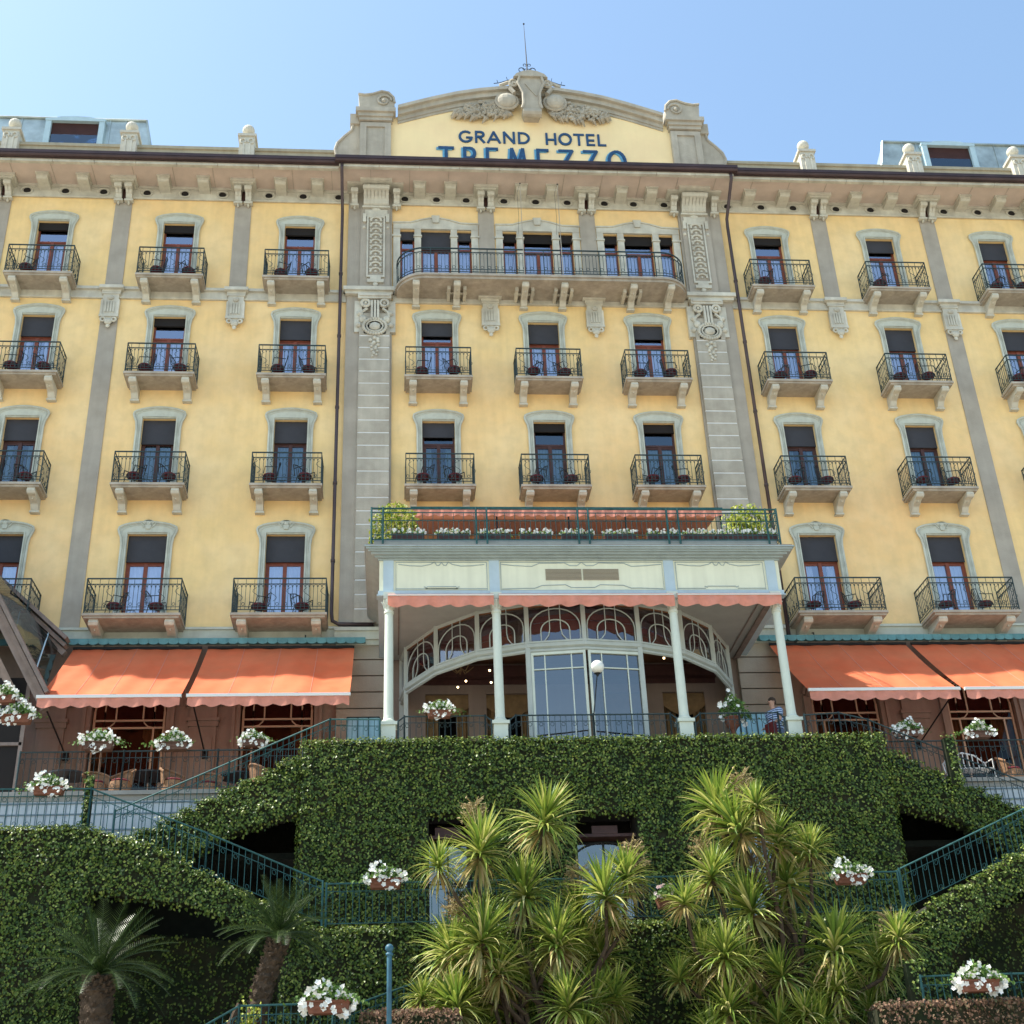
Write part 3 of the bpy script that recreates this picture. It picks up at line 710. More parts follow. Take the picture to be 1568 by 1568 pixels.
for s in (-1,1):
    b = MB(); c=s*5.52
    b.box(c-.54,c+.54,-.3,.3,14.4,17.2); b.box(c-.54,c-.32,-.36,-.3,14.4,17.14); b.box(c+.32,c+.54,-.36,-.3,14.4,17.14); b.box(c-.32,c+.32,-.36,-.3,16.95,17.14)
    b.box(c-.58,c+.58,-.42,.34,17.2,17.34); b.box(c-.62,c+.62,-.48,.38,17.34,17.5); b.box(c-.7,c+.7,-.56,.44,17.5,17.68)
    b.box(s*6.1,s*6.42,-.22,.3,17.2,17.66)
    # scroll top
    pr=[(c-s*.6+0,17.68),(c+s*.56,17.68),(c+s*.62,18.4),(c+s*.40,18.36),(c+s*.1,18.42),(c-s*.2,18.56),(c-s*.45,18.5),(c-s*.62,18.28),(c-s*.66,18.02)]
    b.prism(pr,'y',-.42,.34)
    b.tube([(c-s*(.28+q*math.cos(a)*1.0),-.45,18.1+q*math.sin(a)) for q,a in [(.28*(1-k/22),math.pi*k/6) for k in range(18)]],.045,5)
    b.sphere((c-s*.28,-.43,18.1),.1,8,5)
    b.tube([(x,-.44,z) for x,z in pr[2:9]],.05,5)
    # side volute
    v=[(s*6.05,14.4),(s*6.05,17.2),(s*6.32,17.2),(s*6.36,16.95),(s*6.62,16.65),(s*6.84,16.35),(s*6.92,16.05),(s*6.88,15.8),(s*6.7,15.6),(s*6.7,14.4)]
    b.prism(v,'y',-.12,.26); b.tube([(x,-.14,z) for x,z in v[2:9]],.05,5)
    hp(b,'gable_pier',M['stone'])
b = MB()  # cartouche
b.prism([(-.26,17.5),(.26,17.5),(.34,17.75),(.26,18.3),(.48,19.0),(.36,19.25),(-.36,19.25),(-.48,19.0),(-.26,18.3),(-.34,17.75)],'y',-.68,-.2)
b.tube([(-.33,-.6,17.55),(.33,-.6,17.55)],.16,10)
for s in (-1,1):
    b.tube([(s*.45,-.62,18.9),(s*.62,-.6,19.0),(s*.72,-.56,18.75),(s*.58,-.6,18.5)],.09,6)
    b.sphere((s*.86,-.5,18.22),.36,12,8,1,.55,.92); b.tube([(s*(.86+.40*math.cos(a)*s),-.48,18.22+.36*math.sin(a)) for a in [2*math.pi*k/16 for k in range(16)]],.05,5,close=True)
    b.tube([(s*.5,-.5,19.2),(s*.8,-.5,19.12),(s*1.1,-.48,18.98)],.07,5)
b.prism([(-.62,19.15),(-.5,19.32),(-.25,19.45),(0,19.5),(.25,19.45),(.5,19.32),(.62,19.15),(.4,19.2),(-.4,19.2)],'y',-.78,-.2); b.sphere((0,-.45,19.5),.16,8,5,1.4,1,.8)
for s in (-1,1):
    b.tube([(s*.40,-.74,19.2),(s*.47,-.74,18.9),(s*.30,-.74,18.4),(s*.30,-.72,17.9),(s*.36,-.7,17.7)],.05,5)
    b.tube([(s*(.62+.13*math.cos(a)),-.62,18.98+.15*math.sin(a)) for a in [math.pi*k/5 for k in range(11)]],.06,5,close=True)
b.box(-.02,.02,-.5,-.4,19.5,19.55); b.tube([(-.2,-.7,18.9),(.18,-.7,18.3)],.03,4)
hp(b,'cartouche',M['stone'])
for s in (-1,1):
    b = MB()
    for i in range(170):
        t=rnd.random(); x=.62+2.05*t; zc=17.98-.26*t+.16*math.sin(t*3.1); wd=.42*math.sin(math.pi*min(1,(.12+t*.9)))+.10
        z=zc+rnd.uniform(-wd,wd*.55); a=rnd.uniform(-.9,.5)
        l=rnd.uniform(.08,.16); 
        b.tube([(s*x,-.25-rnd.uniform(0,.16),z),(s*(x+l*math.cos(a)),-.42,z+l*math.sin(a)*.6-.02),(s*(x+2*l*math.cos(a)),-.27,z+l*math.sin(a)*1.2-.06)],[.035,.07,.02],5)
    b.tube([(s*.6,-.3,18.05),(s*1.4,-.36,17.98),(s*2.2,-.34,17.86),(s*2.72,-.28,17.84)],[.1,.09,.08,.04],5)
    hp(b,'leaf_garland',M['stone'])
# lettering
def arc(cx,cz,rx,rz,a0,a1,n=14): return [(cx+rx*math.cos(R(a0+(a1-a0)*i/n)),cz+rz*math.sin(R(a0+(a1-a0)*i/n))) for i in range(n+1)]
GL = {'G':(.95,[arc(.48,.5,.46,.48,50,350),[(.94,.42),(.55,.42)]]),'R':(.72,[[(.08,0),(.08,1)],[(.08,.97)]+arc(.38,.74,.27,.23,90,-90,8)+[(.08,.51)],[(.3,.5),(.68,0)]]),
 'A':(.95,[[(.02,0),(.47,1),(.92,0)],[(.17,.3),(.77,.3)]]),'N':(.9,[[(.08,0),(.08,1),(.82,0),(.82,1)]]),'D':(.88,[[(.08,0),(.08,1)],[(.08,.97),(.3,.97)]+arc(.32,.5,.5,.47,90,-90,12)+[(.08,.03)]]),
 'H':(.88,[[(.08,0),(.08,1)],[(.8,0),(.8,1)],[(.08,.42),(.8,.42)]]),'O':(1.05,[arc(.52,.5,.48,.49,0,360,22)]),'T':(.8,[[(.4,0),(.4,1)],[(0,.97),(.8,.97)]]),
 'E':(.72,[[(.08,0),(.08,1)],[(.08,.97),(.66,.97)],[(.08,.45),(.6,.45)],[(.08,.03),(.66,.03)]]),'L':(.66,[[(.08,1),(.08,.03),(.64,.03)]]),
 'M':(1.05,[[(.06,0),(.2,1),(.52,.25),(.84,1),(.98,0)]]),'Z':(.85,[[(.04,.97),(.78,.97),(.04,.03),(.82,.03)]]),' ':(.7,[])}
def stroke(b, pts, w, y0, y1):
    for (xa,za),(xb,zb) in zip(pts[:-1],pts[1:]):
        dx,dz=xb-xa,zb-za; L=math.hypot(dx,dz) or 1; ux,uz=dx/L,dz/L; nx,nz=-uz*w/2,ux*w/2; e=w*.3
        a=(xa-ux*e,za-uz*e); c=(xb+ux*e,zb+uz*e)
        y0-=.0004
        b.prism([(a[0]+nx,a[1]+nz),(a[0]-nx,a[1]-nz),(c[0]-nx,c[1]-nz),(c[0]+nx,c[1]+nz)],'y',y0,y1)
def word(txt,x0,x1,z0,h,w,y0,y1,off=(0,0),gap=.24):
    b=MB(); cnt=0; tot=sum(GL[c][0] for c in txt)+gap*(len(txt)-1); sc=(x1-x0)/tot; x=x0
    for i,c in enumerate(txt):
        for st in GL[c][1]:
            cnt+=1; ys=y0-.0022*(cnt%5)
            stroke(b,[(x+p[0]*sc+off[0],z0+p[1]*h+off[1]) for p in st],w,ys,y1)
        x+=(GL[c][0]+gap)*sc
    return b
hp(word('GRAND',-2.58,-.10,16.47,.50,.08,-.235,-.2),'lettering',M['letter']); hp(word('HOTEL',.48,2.62,16.47,.50,.08,-.235,-.2),'lettering',M['letter'])
hp(word('TREMEZZO',-3.3,3.28,15.2,.98,.115,-.255,-.2,(0,0),.60),'lettering',M['letter'])
hp(word('TREMEZZO',-3.3,3.28,15.2,.98,.115,-.235,-.2,(-.07,-.03),.60),'lettering_edge',M['letter_light'])
# roof antenna with ironwork
b = MB(); b.tube([(-.03,-.2,19.4),(-.03,-.2,20.6),(-.05,-.2,22.5)],[.03,.022,.008],6); b.sphere((-.05,-.2,22.5),.04,6,4)
for s in (-1,1):
    b.tube([(-.03+s*(.02+.02*k),-.2,19.6+.1*k) for k in range(5)]+[(-.03+s*(.2+.11*math.sin(a)),-.2,20.1+.11*math.cos(a)) for a in [math.pi*k/5 for k in range(-1,9)]],.016,4)
    b.tube([(-.03+s*(.22+.09*math.cos(a)),-.2,19.75+.09*math.sin(a)) for a in [math.pi*k/5 for k in range(-2,8)]],.014,4)
    b.tube([(-.03+s*(.08+.06*math.cos(a)),-.2,20.35+.06*math.sin(a)) for a in [math.pi*k/5 for k in range(-2,8)]],.012,4)
    b.tube([(s*.1,-.4,19.5),(s*.6,-.4,19.42),(s*1.1,-.4,19.2),(s*1.3,-.4,19.16)],.014,4)
    for x,z in ((.45,19.45),(.8,19.36),(1.15,19.2)): b.bar((s*x,-.4,z),(s*(x+.03),-.4,z+.14),.012)
b.bar((-.2,-.2,20.15),(.14,-.2,20.15),.012)
a_=b.build('roof_antenna',M['black_iron']); tag(a_,'thin iron lightning rod with curled scrollwork on top of the gable','lightning rod')
# zinc roof lights
for s in (-1,1):
    b = MB(); X0,X1=13.95,23
    # body: sloped side
    b.add([(s*X0-s*-.0,2,19.2),(s*X1,2,19.2),(s*X1,2,14.5),(s*(X0-.95),2,14.5),(s*(X0+1.2),7,20.4),(s*X1,7,20.4),(s*X1,7,14.5),(s*(X0-.95),7,14.5)],
          [(0,1,2,3),(0,4,5,1),(0,3,7,4),(1,5,6,2),(4,7,6,5)])
    x=X0+.0
    for x in (14.7,15.25,18.4,19.3,20.2,21.3): b.tube([(s*x,1.98,15),(s*x,1.98,19.2)],.022,4)
    b.tube([(s*X0,1.97,19.2),(s*X1,1.97,19.2)],.05,5); b.tube([(s*X0,1.97,19.2),(s*(X0-.95),1.97,14.5)],.045,5)
    root = hp(b,'zinc_roof',M['zinc'])
    f = MB(); cx=s*16.45
    f.box(cx-1.05,cx-.85,1.8,2.0,17.6,18.95); f.box(cx+.85,cx+1.05,1.8,2.0,17.6,18.95)
    f.prism([(cx-1.07,18.92),(cx+1.07,18.92),(cx+1.07,19.03),(cx+.7,19.05),(cx+.55,19.12),(cx,19.15),(cx-.55,19.12),(cx-.7,19.05),(cx-1.07,19.03)],'y',1.78,2.0)
    f.build('dormer_frame',M['frame_blue'],root)
    f = MB(); f.box(cx-.85,cx+.85,1.93,1.99,17.6,18.92); f.build('dormer_opening',M['redwood'],root)
    f = MB(); f.box(cx-.84,cx+.84,1.90,1.92,17.6,18.35); f.build('dormer_glass',M['pane_dark'],root)
# flagpoles on the long balcony
fp=[]
for x,lb_ in ((-.66,'left'),(.60,'right')):
    o=empty('flagpole',(x,-1.2,10.3),'bare thin grey flagpole, the %s one of the pair on the long top balcony'%lb_,'flagpole','flagpoles on the long balcony')
    b=MB(); b.tube([(0,0,-.4),(0,.02,1.2),(0,-.1,3.3)],[.018,.014,.008],6); b.build('pole',M['pilaster'],o)
    b=MB(); b.tube([(-.02,-.06,3.3),(-.12,-.1,2.9),(-.1,-.08,1.9),(-.14,-.04,1.2)],.006,4); b.sphere((0,-.1,3.32),.03,6,4); b.build('halyard',M['black_iron'],o)
from mathutils import noise as mnoise
# ------------------------------------------------------------------ ground floor of the hotel
gh = [(x-1.0,x+1.0,-7.6,-3.55) for x in (-16.05,-11.98,-8.0,8.0,11.98,16.05)]+[(-3.95,-2.75,-7.3,-4.0),(-2.25,-.95,-7.3,-4.0),(.95,2.25,-7.3,-4.0),(2.75,3.95,-7.3,-4.0)]
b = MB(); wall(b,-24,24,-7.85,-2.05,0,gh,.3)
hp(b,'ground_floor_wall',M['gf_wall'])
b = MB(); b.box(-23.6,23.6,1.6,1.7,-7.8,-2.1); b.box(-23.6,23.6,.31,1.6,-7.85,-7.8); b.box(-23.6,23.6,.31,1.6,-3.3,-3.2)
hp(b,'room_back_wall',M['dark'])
aw = MB()  # arched frame of one ground floor window, local centre x=0, world z
y=-.07
for s in (-1,1):
    aw.box(s*1.0,s*1.13,y,0,-7.6,-4.2); aw.box(s*1.13,s*1.22,y-.05,0,-7.6,-4.2)
    aw.tube([(s*.93,.1,-7.6),(s*.93,.1,-4.4)],.03,4); aw.tube([(s*.66,.1,-7.6),(s*.66,.1,-4.4)],.025,4)
ar=[(1.065*math.cos(math.pi*k/16),-4.2+.62*math.sin(math.pi*k/16)) for k in range(17)]
aw.tube([(x,y+.02,z) for x,z in ar],.075,6); aw.tube([(x*1.12,y-.01,z+.06) for x,z in ar],.05,6)
jm = MB()
jm.tube([(.93*math.cos(math.pi*k/16),.1,-4.4+.78*math.sin(math.pi*k/16)) for k in range(17)],.032,4)
for s in (-1,1):
    jm.box(s*.93-.03,s*.93+.03,.07,.13,-7.6,-4.4); jm.box(s*.66-.025,s*.66+.025,.07,.13,-7.6,-4.85)
    jm.box(s*.36-.02,s*.36+.02,.075,.125,-4.6,-3.62); 
    jm.tube([(s*.66,.1,-4.85),(s*.66,.1,-4.3),(s*.62,.1,-4.0),(s*.5,.1,-3.78)],.025,4); jm.tube([(s*.36,.1,-4.6),(s*.40,.1,-4.72),(s*.5,.1,-4.82),(s*.66,.1,-4.86)],.022,4)
jm.box(-.93,.93,.07,.13,-4.68,-4.63); jm.box(-.93,.93,.071,.129,-4.89,-4.84)
sp = MB()  # plastered spandrels over the arch
for s in (-1,1):
    pts=[(s*1.0,-3.55),(s*1.0,-4.2)]+[(s*x,z) for x,z in [(1.0*math.cos(math.pi/2*k/8),-4.2+.55*math.sin(math.pi/2*k/8)) for k in range(1,9)]]+[(0,-3.55)]
    sp.prism(pts,'y',-.002,.06)
mr_=MB(); mr_.box(-.98,.98,.2,.22,-4.84,-3.6)
cu=MB()
for s in (-1,1):
    n=14; vs=[]
    for j in range(n+1):
        t=j/n; x=s*(.35+.6*t); 
        vs += [(x,.3+.03*math.sin(j*2),-5.55+.5*(1-t)**2-1.6*t*t),(x,.3+.03*math.sin(j*2),-4.8)]
    cu.add(vs,[(2*j,2*j+2,2*j+3,2*j+1) for j in range(n)])
gp=MB(); gp.add([(-.95,.1,-7.6),(.95,.1,-7.6),(.95,.1,-3.6),(-.95,.1,-3.6)],[(0,1,2,3)])
awm=aw.mesh('window',M['gf_wall']); jmm=jm.mesh('sash',M['gf_frame']); spm=sp.mesh('spandrel',M['gf_wall']); mrm=mr_.mesh('blind',M['maroon']); cum=cu.mesh('curtain',M['gold']); gpm=gp.mesh('pane',glass('ground_floor_glass',.02,(.5,.45,.42),top=.12))
for x in (-16.05,-11.98,-8.0,8.0,11.98,16.05):
    o=place('window',awm,hotel,(x,0,OFF))
    for nm,me in (('sash',jmm),('spandrel',spm),('blind',mrm),('curtain',cum),('pane',gpm)): place(nm,me,o)
pb=MB(); pb.box(-.36,.36,-.08,0,-7.8,-4.9); pb.box(-.27,.27,-.11,-.08,-7.5,-5.2); pb.box(-.44,.44,-.16,0,-4.75,-4.66); pb.box(-.40,.40,-.12,0,-4.9,-4.75); pb.box(-.36,.36,-.1,0,-4.66,-4.3); pb.box(-.5,.5,-.2,0,-4.3,-4.2)
pbm=pb.mesh('ground_floor_pilaster',M['gf_wall'])
for x in (-14.0,-9.98,9.98,14.0): place('ground_floor_pilaster',pbm,hotel,(x,0,OFF))
for s in (-1,1):
    b=MB(); z=-7.8
    while z<-2.6: b.box(s*5.0,s*6.4,-.16,0,z,z+.44); z+=.48
    hp(b,'rusticated_pier',M['pilaster'])
    b=MB(); b.box(s*4.85,s*6.5,-.28,0,-2.45,-2.2); b.box(s*4.9,s*6.45,-.22,0,-2.6,-2.45); b.box(s*4.9,s*6.5,-.34,0,-2.2,-2.1); hp(b,'pier_moulding',M['surround'])
# interior of the veranda
for x0,x1 in ((-3.95,-2.75),(-2.25,-.95),(.95,2.25),(2.75,3.95)):
    b=MB()
    for s,(a,c) in ((1,(x0,x0+.35)),(-1,(x1,x1-.35))):
        n=8; vs=[]
        for j in range(n+1): vs+=[(a+(c-a)*j/n,.16+.04*math.sin(j*2.3),-7.3),(a+(c-a)*j/n,.16+.04*math.sin(j*2.3),-4.3)]
        b.add(vs,[(2*j,2*j+2,2*j+3,2*j+1) for j in range(n)])
    for q in range(4):
        n=12; vs=[]
        for j in range(n+1):
            t=j/n; x=x0+(x1-x0)*t; d=math.sin(math.pi*t)
            vs+=[(x,.12-.03*q,-4.10-.10*q-.30*d),(x,.10-.03*q,-3.97-.07*q)]
        b.add(vs,[(2*j,2*j+2,2*j+3,2*j+1) for j in range(n)])
    hp(b,'interior_curtain',M['gold'])
# green scalloped gutter of the awnings
for s in (-1,1):
    b=MB(); X0,X1=5.62,24
    b.box(s*X0,s*X1,-.52,-.2,-2.56,-2.50)
    x=X0; n=int((X1-X0)/.27)
    for i in range(n):
        xa=X0+i*.27; pts=[(s*xa,-2.5),(s*(xa+.265),-2.5)]+[(s*(xa+.1325+.1325*math.cos(math.pi*k/6)),-2.62-.06*math.sin(math.pi*k/6)) for k in range(7)]
        b.prism(pts,'y',-.54,-.525)
    hp(b,'scalloped_fascia',M['frame_blue'] if False else M['fascia_green'] if 'fascia_green' in M else mat('sea_green_fascia',(.10,.25,.27),.5,.2,3,streak=.15))
    b=MB()
    for x in (7.3,9.1,11.0,12.9): b.tube([(s*x,-.3,-2.5),(s*x,-.34,-2.35),(s*x,-.2,-2.3)],.02,5); 
    hp(b,'gutter_hook',M['black_iron'])

# ------------------------------------------------------------------ awnings
def awning(x0,x1,label,mirror=False):
    r=empty('awning',((x0+x1)/2,-.3,-2.7),label,'awning','orange awnings over the terrace'); cx=(x0+x1)/2; w=(x1-x0)/2
    b=MB(); nx,ny=52,14; vs=[]
    for j in range(ny+1):
        t=j/ny
        for i in range(nx+1):
            u=i/nx; x=-w+2*w*u
            y=-2.85*t; z=-2.45*t-.13*math.sin(math.pi*t)*(.6+.4*math.sin(u*9))-.03*math.cos(u*17+cx)*(.3+t)+.012*math.sin(u*41+t*5)
            vs.append((x,y,z))
    fs=[(j*(nx+1)+i,j*(nx+1)+i+1,(j+1)*(nx+1)+i+1,(j+1)*(nx+1)+i) for j in range(ny) for i in range(nx)]
    b.add(vs,[f[::-1] for f in fs]); b.build('cloth',M['orange'],r,True)
    b=MB()
    for k in range(1,4):
        u=k/4; b.tube([(-w+2*w*u,-2.85*t,-2.45*t-.13*math.sin(math.pi*t)*(.6+.4*math.sin(u*9))-.03*math.cos(u*17+cx)*(.3+t)+.012*math.sin(u*41+t*5)+.004) for t in [j/14 for j in range(15)]],.009,4)
    b.build('seam',M['salmon'],r)
    b=MB(); b.box(-w-.02,w+.02,-2.93,-2.85,-2.52,-2.44); b.build('front_bar',M['white_bar'],r)
    b=MB(); n=int(2*w/.075); vs=[]
    for i in range(n+1):
        x=-w+.01+(2*w-.02)*i/n; ph=(x+w)/.43*math.pi; yy=-2.90+.02*math.sin(ph*2)
        vs+=[(x,yy,-2.50),(x,yy-.03+.02*math.cos(ph*1.3),-2.50-.22-.07*abs(math.sin(ph)))]
    b.add(vs,[(2*i,2*i+1,2*i+3,2*i+2) for i in range(n)]); b.build('valance',M['salmon'],r,True)
    b=MB()
    for xx in ((-w+.10,) if x0<0 else (w-.10,)):
        b.bar((xx,-2.86,-2.5),(xx,.18,-3.0),.022,5)
        b.box(xx-.07,xx+.07,.1,.22,-3.12,-2.9)
    b.tube([(-w,-.05,-.02),(w,-.05,-.02)],.05,6)
    b.build('arm',M['black_iron'],r)
awning(-13.6,-10.12,'orange awning with scalloped edge, leftmost, beside the brown gabled canopy')
awning(-9.96,-5.93,'orange awning with scalloped edge just left of the porch')
awning(5.93,9.98,'orange awning with scalloped edge just right of the porch, dappled shade on it')
awning(10.14,13.75,'orange awning with scalloped edge at the far right of the photo')

# ------------------------------------------------------------------ porch
porch = empty('porch',(0,-4.5,-7.3),'pale cream and blue porch on slim columns with a railed roof terrace','porch')
def pp(mb,name,mats,smooth=False,parent=None):
    o=mb.build(name,mats,parent or porch,smooth)
    if not parent: o.location=(0,4.5,7.3)
    return o
b=MB(); b.box(-5.2,5.2,-4.45,-4.3,-2.95,-2.05); b.box(-5.2,-5.05,-4.3,-.36,-2.95,-2.05); b.box(5.05,5.2,-4.3,-.36,-2.95,-2.05); pp(b,'fascia',M['cream'])
b=MB()
for xa,xb in ((-5.10,-4.84),(-2.40,-2.14),(2.14,2.40),(4.84,5.10)): b.box(xa,xb,-4.48,-4.45,-2.93,-2.06)
b.box(-5.23,5.23,-4.52,-4.3,-3.05,-2.93); b.box(-5.26,5.26,-4.56,-4.3,-3.08,-3.05)
for s in (-1,1): b.box(s*5.05,s*5.23,-4.3,-.36,-3.05,-2.93)
pp(b,'fascia_trim',M['porch_blue'])
b=MB()
for (o_,z0,z1) in ((.04,-2.06,-2.01),(.12,-2.01,-1.96),(.22,-1.96,-1.91),(.29,-1.91,-1.87),(.34,-1.87,-1.82),(.38,-1.82,-1.78)):
    b.box(-5.2-o_,5.2+o_,-4.45-o_,-.36,z0,z1)
pp(b,'cornice',M['porch_grey'])
b=MB(); b.box(-5.54,5.54,-4.79,-.36,-1.78,-1.74); pp(b,'roof_deck',M['gablewood'])
b=MB(); b.box(-5.35,5.35,-4.16,-3.9,-1.74,-1.31); pp(b,'planter_kerb',M['porch_grey'])
b=MB(); b.box(-5.05,5.05,-4.3,-.05,-3.0,-2.96)
pp(b,'ceiling',M['sofpaint'])
b=MB()
for s in (-1,1):
    b.tube([(s*4.7,-.5,-3.005),(s*4.7,-4.0,-3.005),(s*2.9,-4.0,-3.005)],.025,4); 
    b.box(s*5.05,s*4.9,-4.3,-.1,-3.06,-3.0)
pp(b,'ceiling_moulding',M['gablewood'])
b=MB()  # raised curvy lines of the panels
Y=-4.455; r_=.013
def line(pts): b.tube([(x,Y,z) for x,z in pts],r_,4)
for s in (-1,1):
    x0,x1=s*2.46,s*4.78; xm=(x0+x1)/2
    line([(x0,-2.1),(x1,-2.1),(x1,-2.9),(x0,-2.9),(x0,-2.1)])
    for q in (-1,1):
        line([(xm+q*1.1,-2.16),(xm+q*.8,-2.20),(xm+q*.5,-2.21),(xm+q*.28,-2.16),(xm+q*.17,-2.09)])
        line([(xm+q*.17,-2.10),(xm+q*.12,-2.19),(xm+q*.06,-2.19),(xm,-2.10)])
    line([(xm-.45,-2.79),(xm-.37,-2.82),(xm-.37,-2.79),(xm+.37,-2.79),(xm+.37,-2.82),(xm+.45,-2.79)])
    line([(x0,-2.85),(xm-.42,-2.85)]); line([(xm+.42,-2.85),(x1,-2.85)])
line([(-2.1,-2.1),(2.1,-2.1),(2.1,-2.9),(-2.1,-2.9),(-2.1,-2.1)])
for q in (-1,1):
    line([(q*2.08,-2.16),(q*1.7,-2.20),(q*1.3,-2.22),(q*1.1,-2.13),(q*.7,-2.13),(q*.45,-2.12),(q*.3,-2.2),(q*.12,-2.2),(0,-2.1)])
    line([(q*2.08,-2.86),(q*1.5,-2.84),(q*1.25,-2.84),(q*1.05,-2.76),(q*.45,-2.74),(q*.3,-2.82),(0,-2.82)])
pp(b,'panel_moulding',M['porch_grey'])
b=MB()
for a,c in ((-.95,-.02),(.02,.95)):
    for k in range(9): b.box(a,c,-4.475,-4.452,-2.61+k*.036,-2.59+k*.036)
pp(b,'vent_grille',mat('tan_louvre',(.32,.27,.20),.6))
colm=MB(); colm.box(-.17,.17,-.17,.17,0,.78); colm.box(-.21,.21,-.21,.21,.78,.86)
colm.lathe([(.17,.86),(.17,.92),(.13,.96),(.118,1.05),(.112,2.5),(.105,3.72),(.125,3.74),(.125,3.80),(.105,3.82),(.105,3.92),(.15,4.0),(.16,4.08),(.13,4.1)],(0,0,0),20)
colm.box(-.14,.14,-.14,.14,4.1,4.28); cm_=colm.mesh('column',M['column'])
cap=MB()
for i in range(8):
    a=2*math.pi*i/8; cap.tube([(.11*math.cos(a),.11*math.sin(a),3.86),(.14*math.cos(a),.14*math.sin(a),4.0),(.19*math.cos(a),.19*math.sin(a),4.06)],.025,4)
capm=cap.mesh('capital_leaves',M['column'])
for x in (-4.95,-2.26,2.26,4.95):
    o=place('column',cm_,porch,(x,0,0)); place('capital_leaves',capm,o)
for (x0,x1) in ((-4.98,-2.33),(-2.20,2.27),(2.36,5.06)):
    b=MB(); n=int((x1-x0)/.06); vs=[]
    for i in range(n+1):
        x=x0+(x1-x0)*i/n; ph=(x-x0)/.52*math.pi
        for k,(dy,dz) in enumerate(((0,-3.06),(-.10,-3.10),(-.17,-3.17),(-.17+.03*math.sin(ph*2+.5),-3.29),(-.16+.045*math.sin(ph*2),-3.42-.07*abs(math.sin(ph))))):
            vs.append((x,-4.60+dy,dz))
    b.add(vs,[(5*i+k,5*i+k+1,5*(i+1)+k+1,5*(i+1)+k) for i in range(n) for k in range(4)])
    pp(b,'valance',M['salmon'],True)
    b=MB(); b.tube([(x0,-4.78,-3.17),(x1,-4.78,-3.17)],.02,5); pp(b,'valance_bar',M['white_bar'])
# porch roof railing
b=MB(); zt,zb=-.42,-1.42; yy=-4.25; XR=5.42
for z,r in ((zt,.028),(zt-.12,.016),(zt-.36,.014),(zb+.08,.018),(zb+.22,.012)): b.tube([(-XR,-.4,z),(-XR,yy,z),(XR,yy,z),(XR,-.4,z)],r,5)
for x in (-XR,-XR+.3,-2.68,-2.4,-.0+.02,.3,2.42,2.72,XR-.3,XR): b.tube([(x,yy,-1.75),(x,yy,zt+.03)],.03,6)
for yv in (-3.0,-1.7): 
    for s in (-1,1): b.tube([(s*XR,yv,-1.75),(s*XR,yv,zt+.03)],.028,6)
x=-XR+.12; i=0
while x<XR: b.bar((x,yy,zb+.08),(x,yy,zt-.12 if i%2 else zt-.36),.010); x+=.135; i+=1
for s in (-1,1):
    y_=-4.1
    while y_<-.5: b.bar((s*XR,y_,zb+.08),(s*XR,y_,zt-.12),.010); y_+=.135
pp(b,'roof_railing',M['green_iron'])
# bow glazing
P=[(-4.62,-.1),(-4.5,-.95),(-3.72,-2.38),(-2.68,-3.37),(-1.44,-3.86),(0,-4.06),(1.44,-3.86),(2.68,-3.37),(3.72,-2.38),(4.5,-.95),(4.62,-.1)]
bow=MB()
for z,r in ((-4.20,.085),(-4.33,.05),(-4.11,.04),(-3.03,.05)): bow.tube([(x,y-(.03 if z==-4.11 else 0),z) for x,y in P],r,6)
for i,(x,y) in enumerate(P): bow.box(x-.055,x+.055,y-.055,y+.055,-4.2,-3.0)
for i in (0,1,4,6,9,10): bow.box(P[i][0]-.06,P[i][0]+.06,P[i][1]-.06,P[i][1]+.06,-7.3,-4.2)
bowo=pp(bow,'bow_window_frame',M['bow'])
lat=MB()
for i in range(1,9):
    a,c=Vector(P[i]),Vector(P[i+1]); L=(c-a).length; u=(c-a)/L; m=(a+c)/2
    if u.length==0: continue
    def at_(t,z): q=m+u*t; return (q.x,q.y-.015,z)
    hw=L/2-.09; zb_=-4.12
    arcs=[(hw,.93),(hw*.58,.62)]
    for (ww,hh) in arcs:
        lat.tube([at_(-ww,zb_)]+[at_(-ww*math.cos(t),zb_+hh-ww*.8+ww*.8*math.sin(t)) for t in [math.pi*k/12 for k in range(13)]]+[at_(ww,zb_)],.017,5)
    for s in (-1,1):
        lat.tube([at_(s*hw*.22,-3.02),at_(s*hw*.22,-3.75),at_(s*hw*.27,-3.92),at_(s*hw*.42,-4.05),at_(s*hw*.58,-4.1)],.016,4)
pp(lat,'lattice',M['bow'],False)
gl=MB()
for i in range(0,10):
    a,c=P[i],P[i+1]; gl.add([(a[0],a[1]+.02,-4.15),(c[0],c[1]+.02,-4.15),(c[0],c[1]+.02,-3.03),(a[0],a[1]+.02,-3.03)],[(0,1,2,3)])
pp(gl,'fanlight_glass',glass('fanlight_pane',.13,(.75,.7,.7)))
mv=MB(); 
for i in range(1,9):
    a,c=P[i],P[i+1]; n=24; vs=[]
    for j in range(n+1):
        t=j/n; x=a[0]+(c[0]-a[0])*t; y=a[1]+(c[1]-a[1])*t+.14
        vs+=[(x,y,-3.74-.05*abs(math.sin(math.pi*4*t))),(x,y,-3.03)]
    mv.add(vs,[(2*j,2*j+2,2*j+3,2*j+1) for j in range(n)])
pp(mv,'inner_blind',M['maroon'])
dr=MB(); dg=MB()
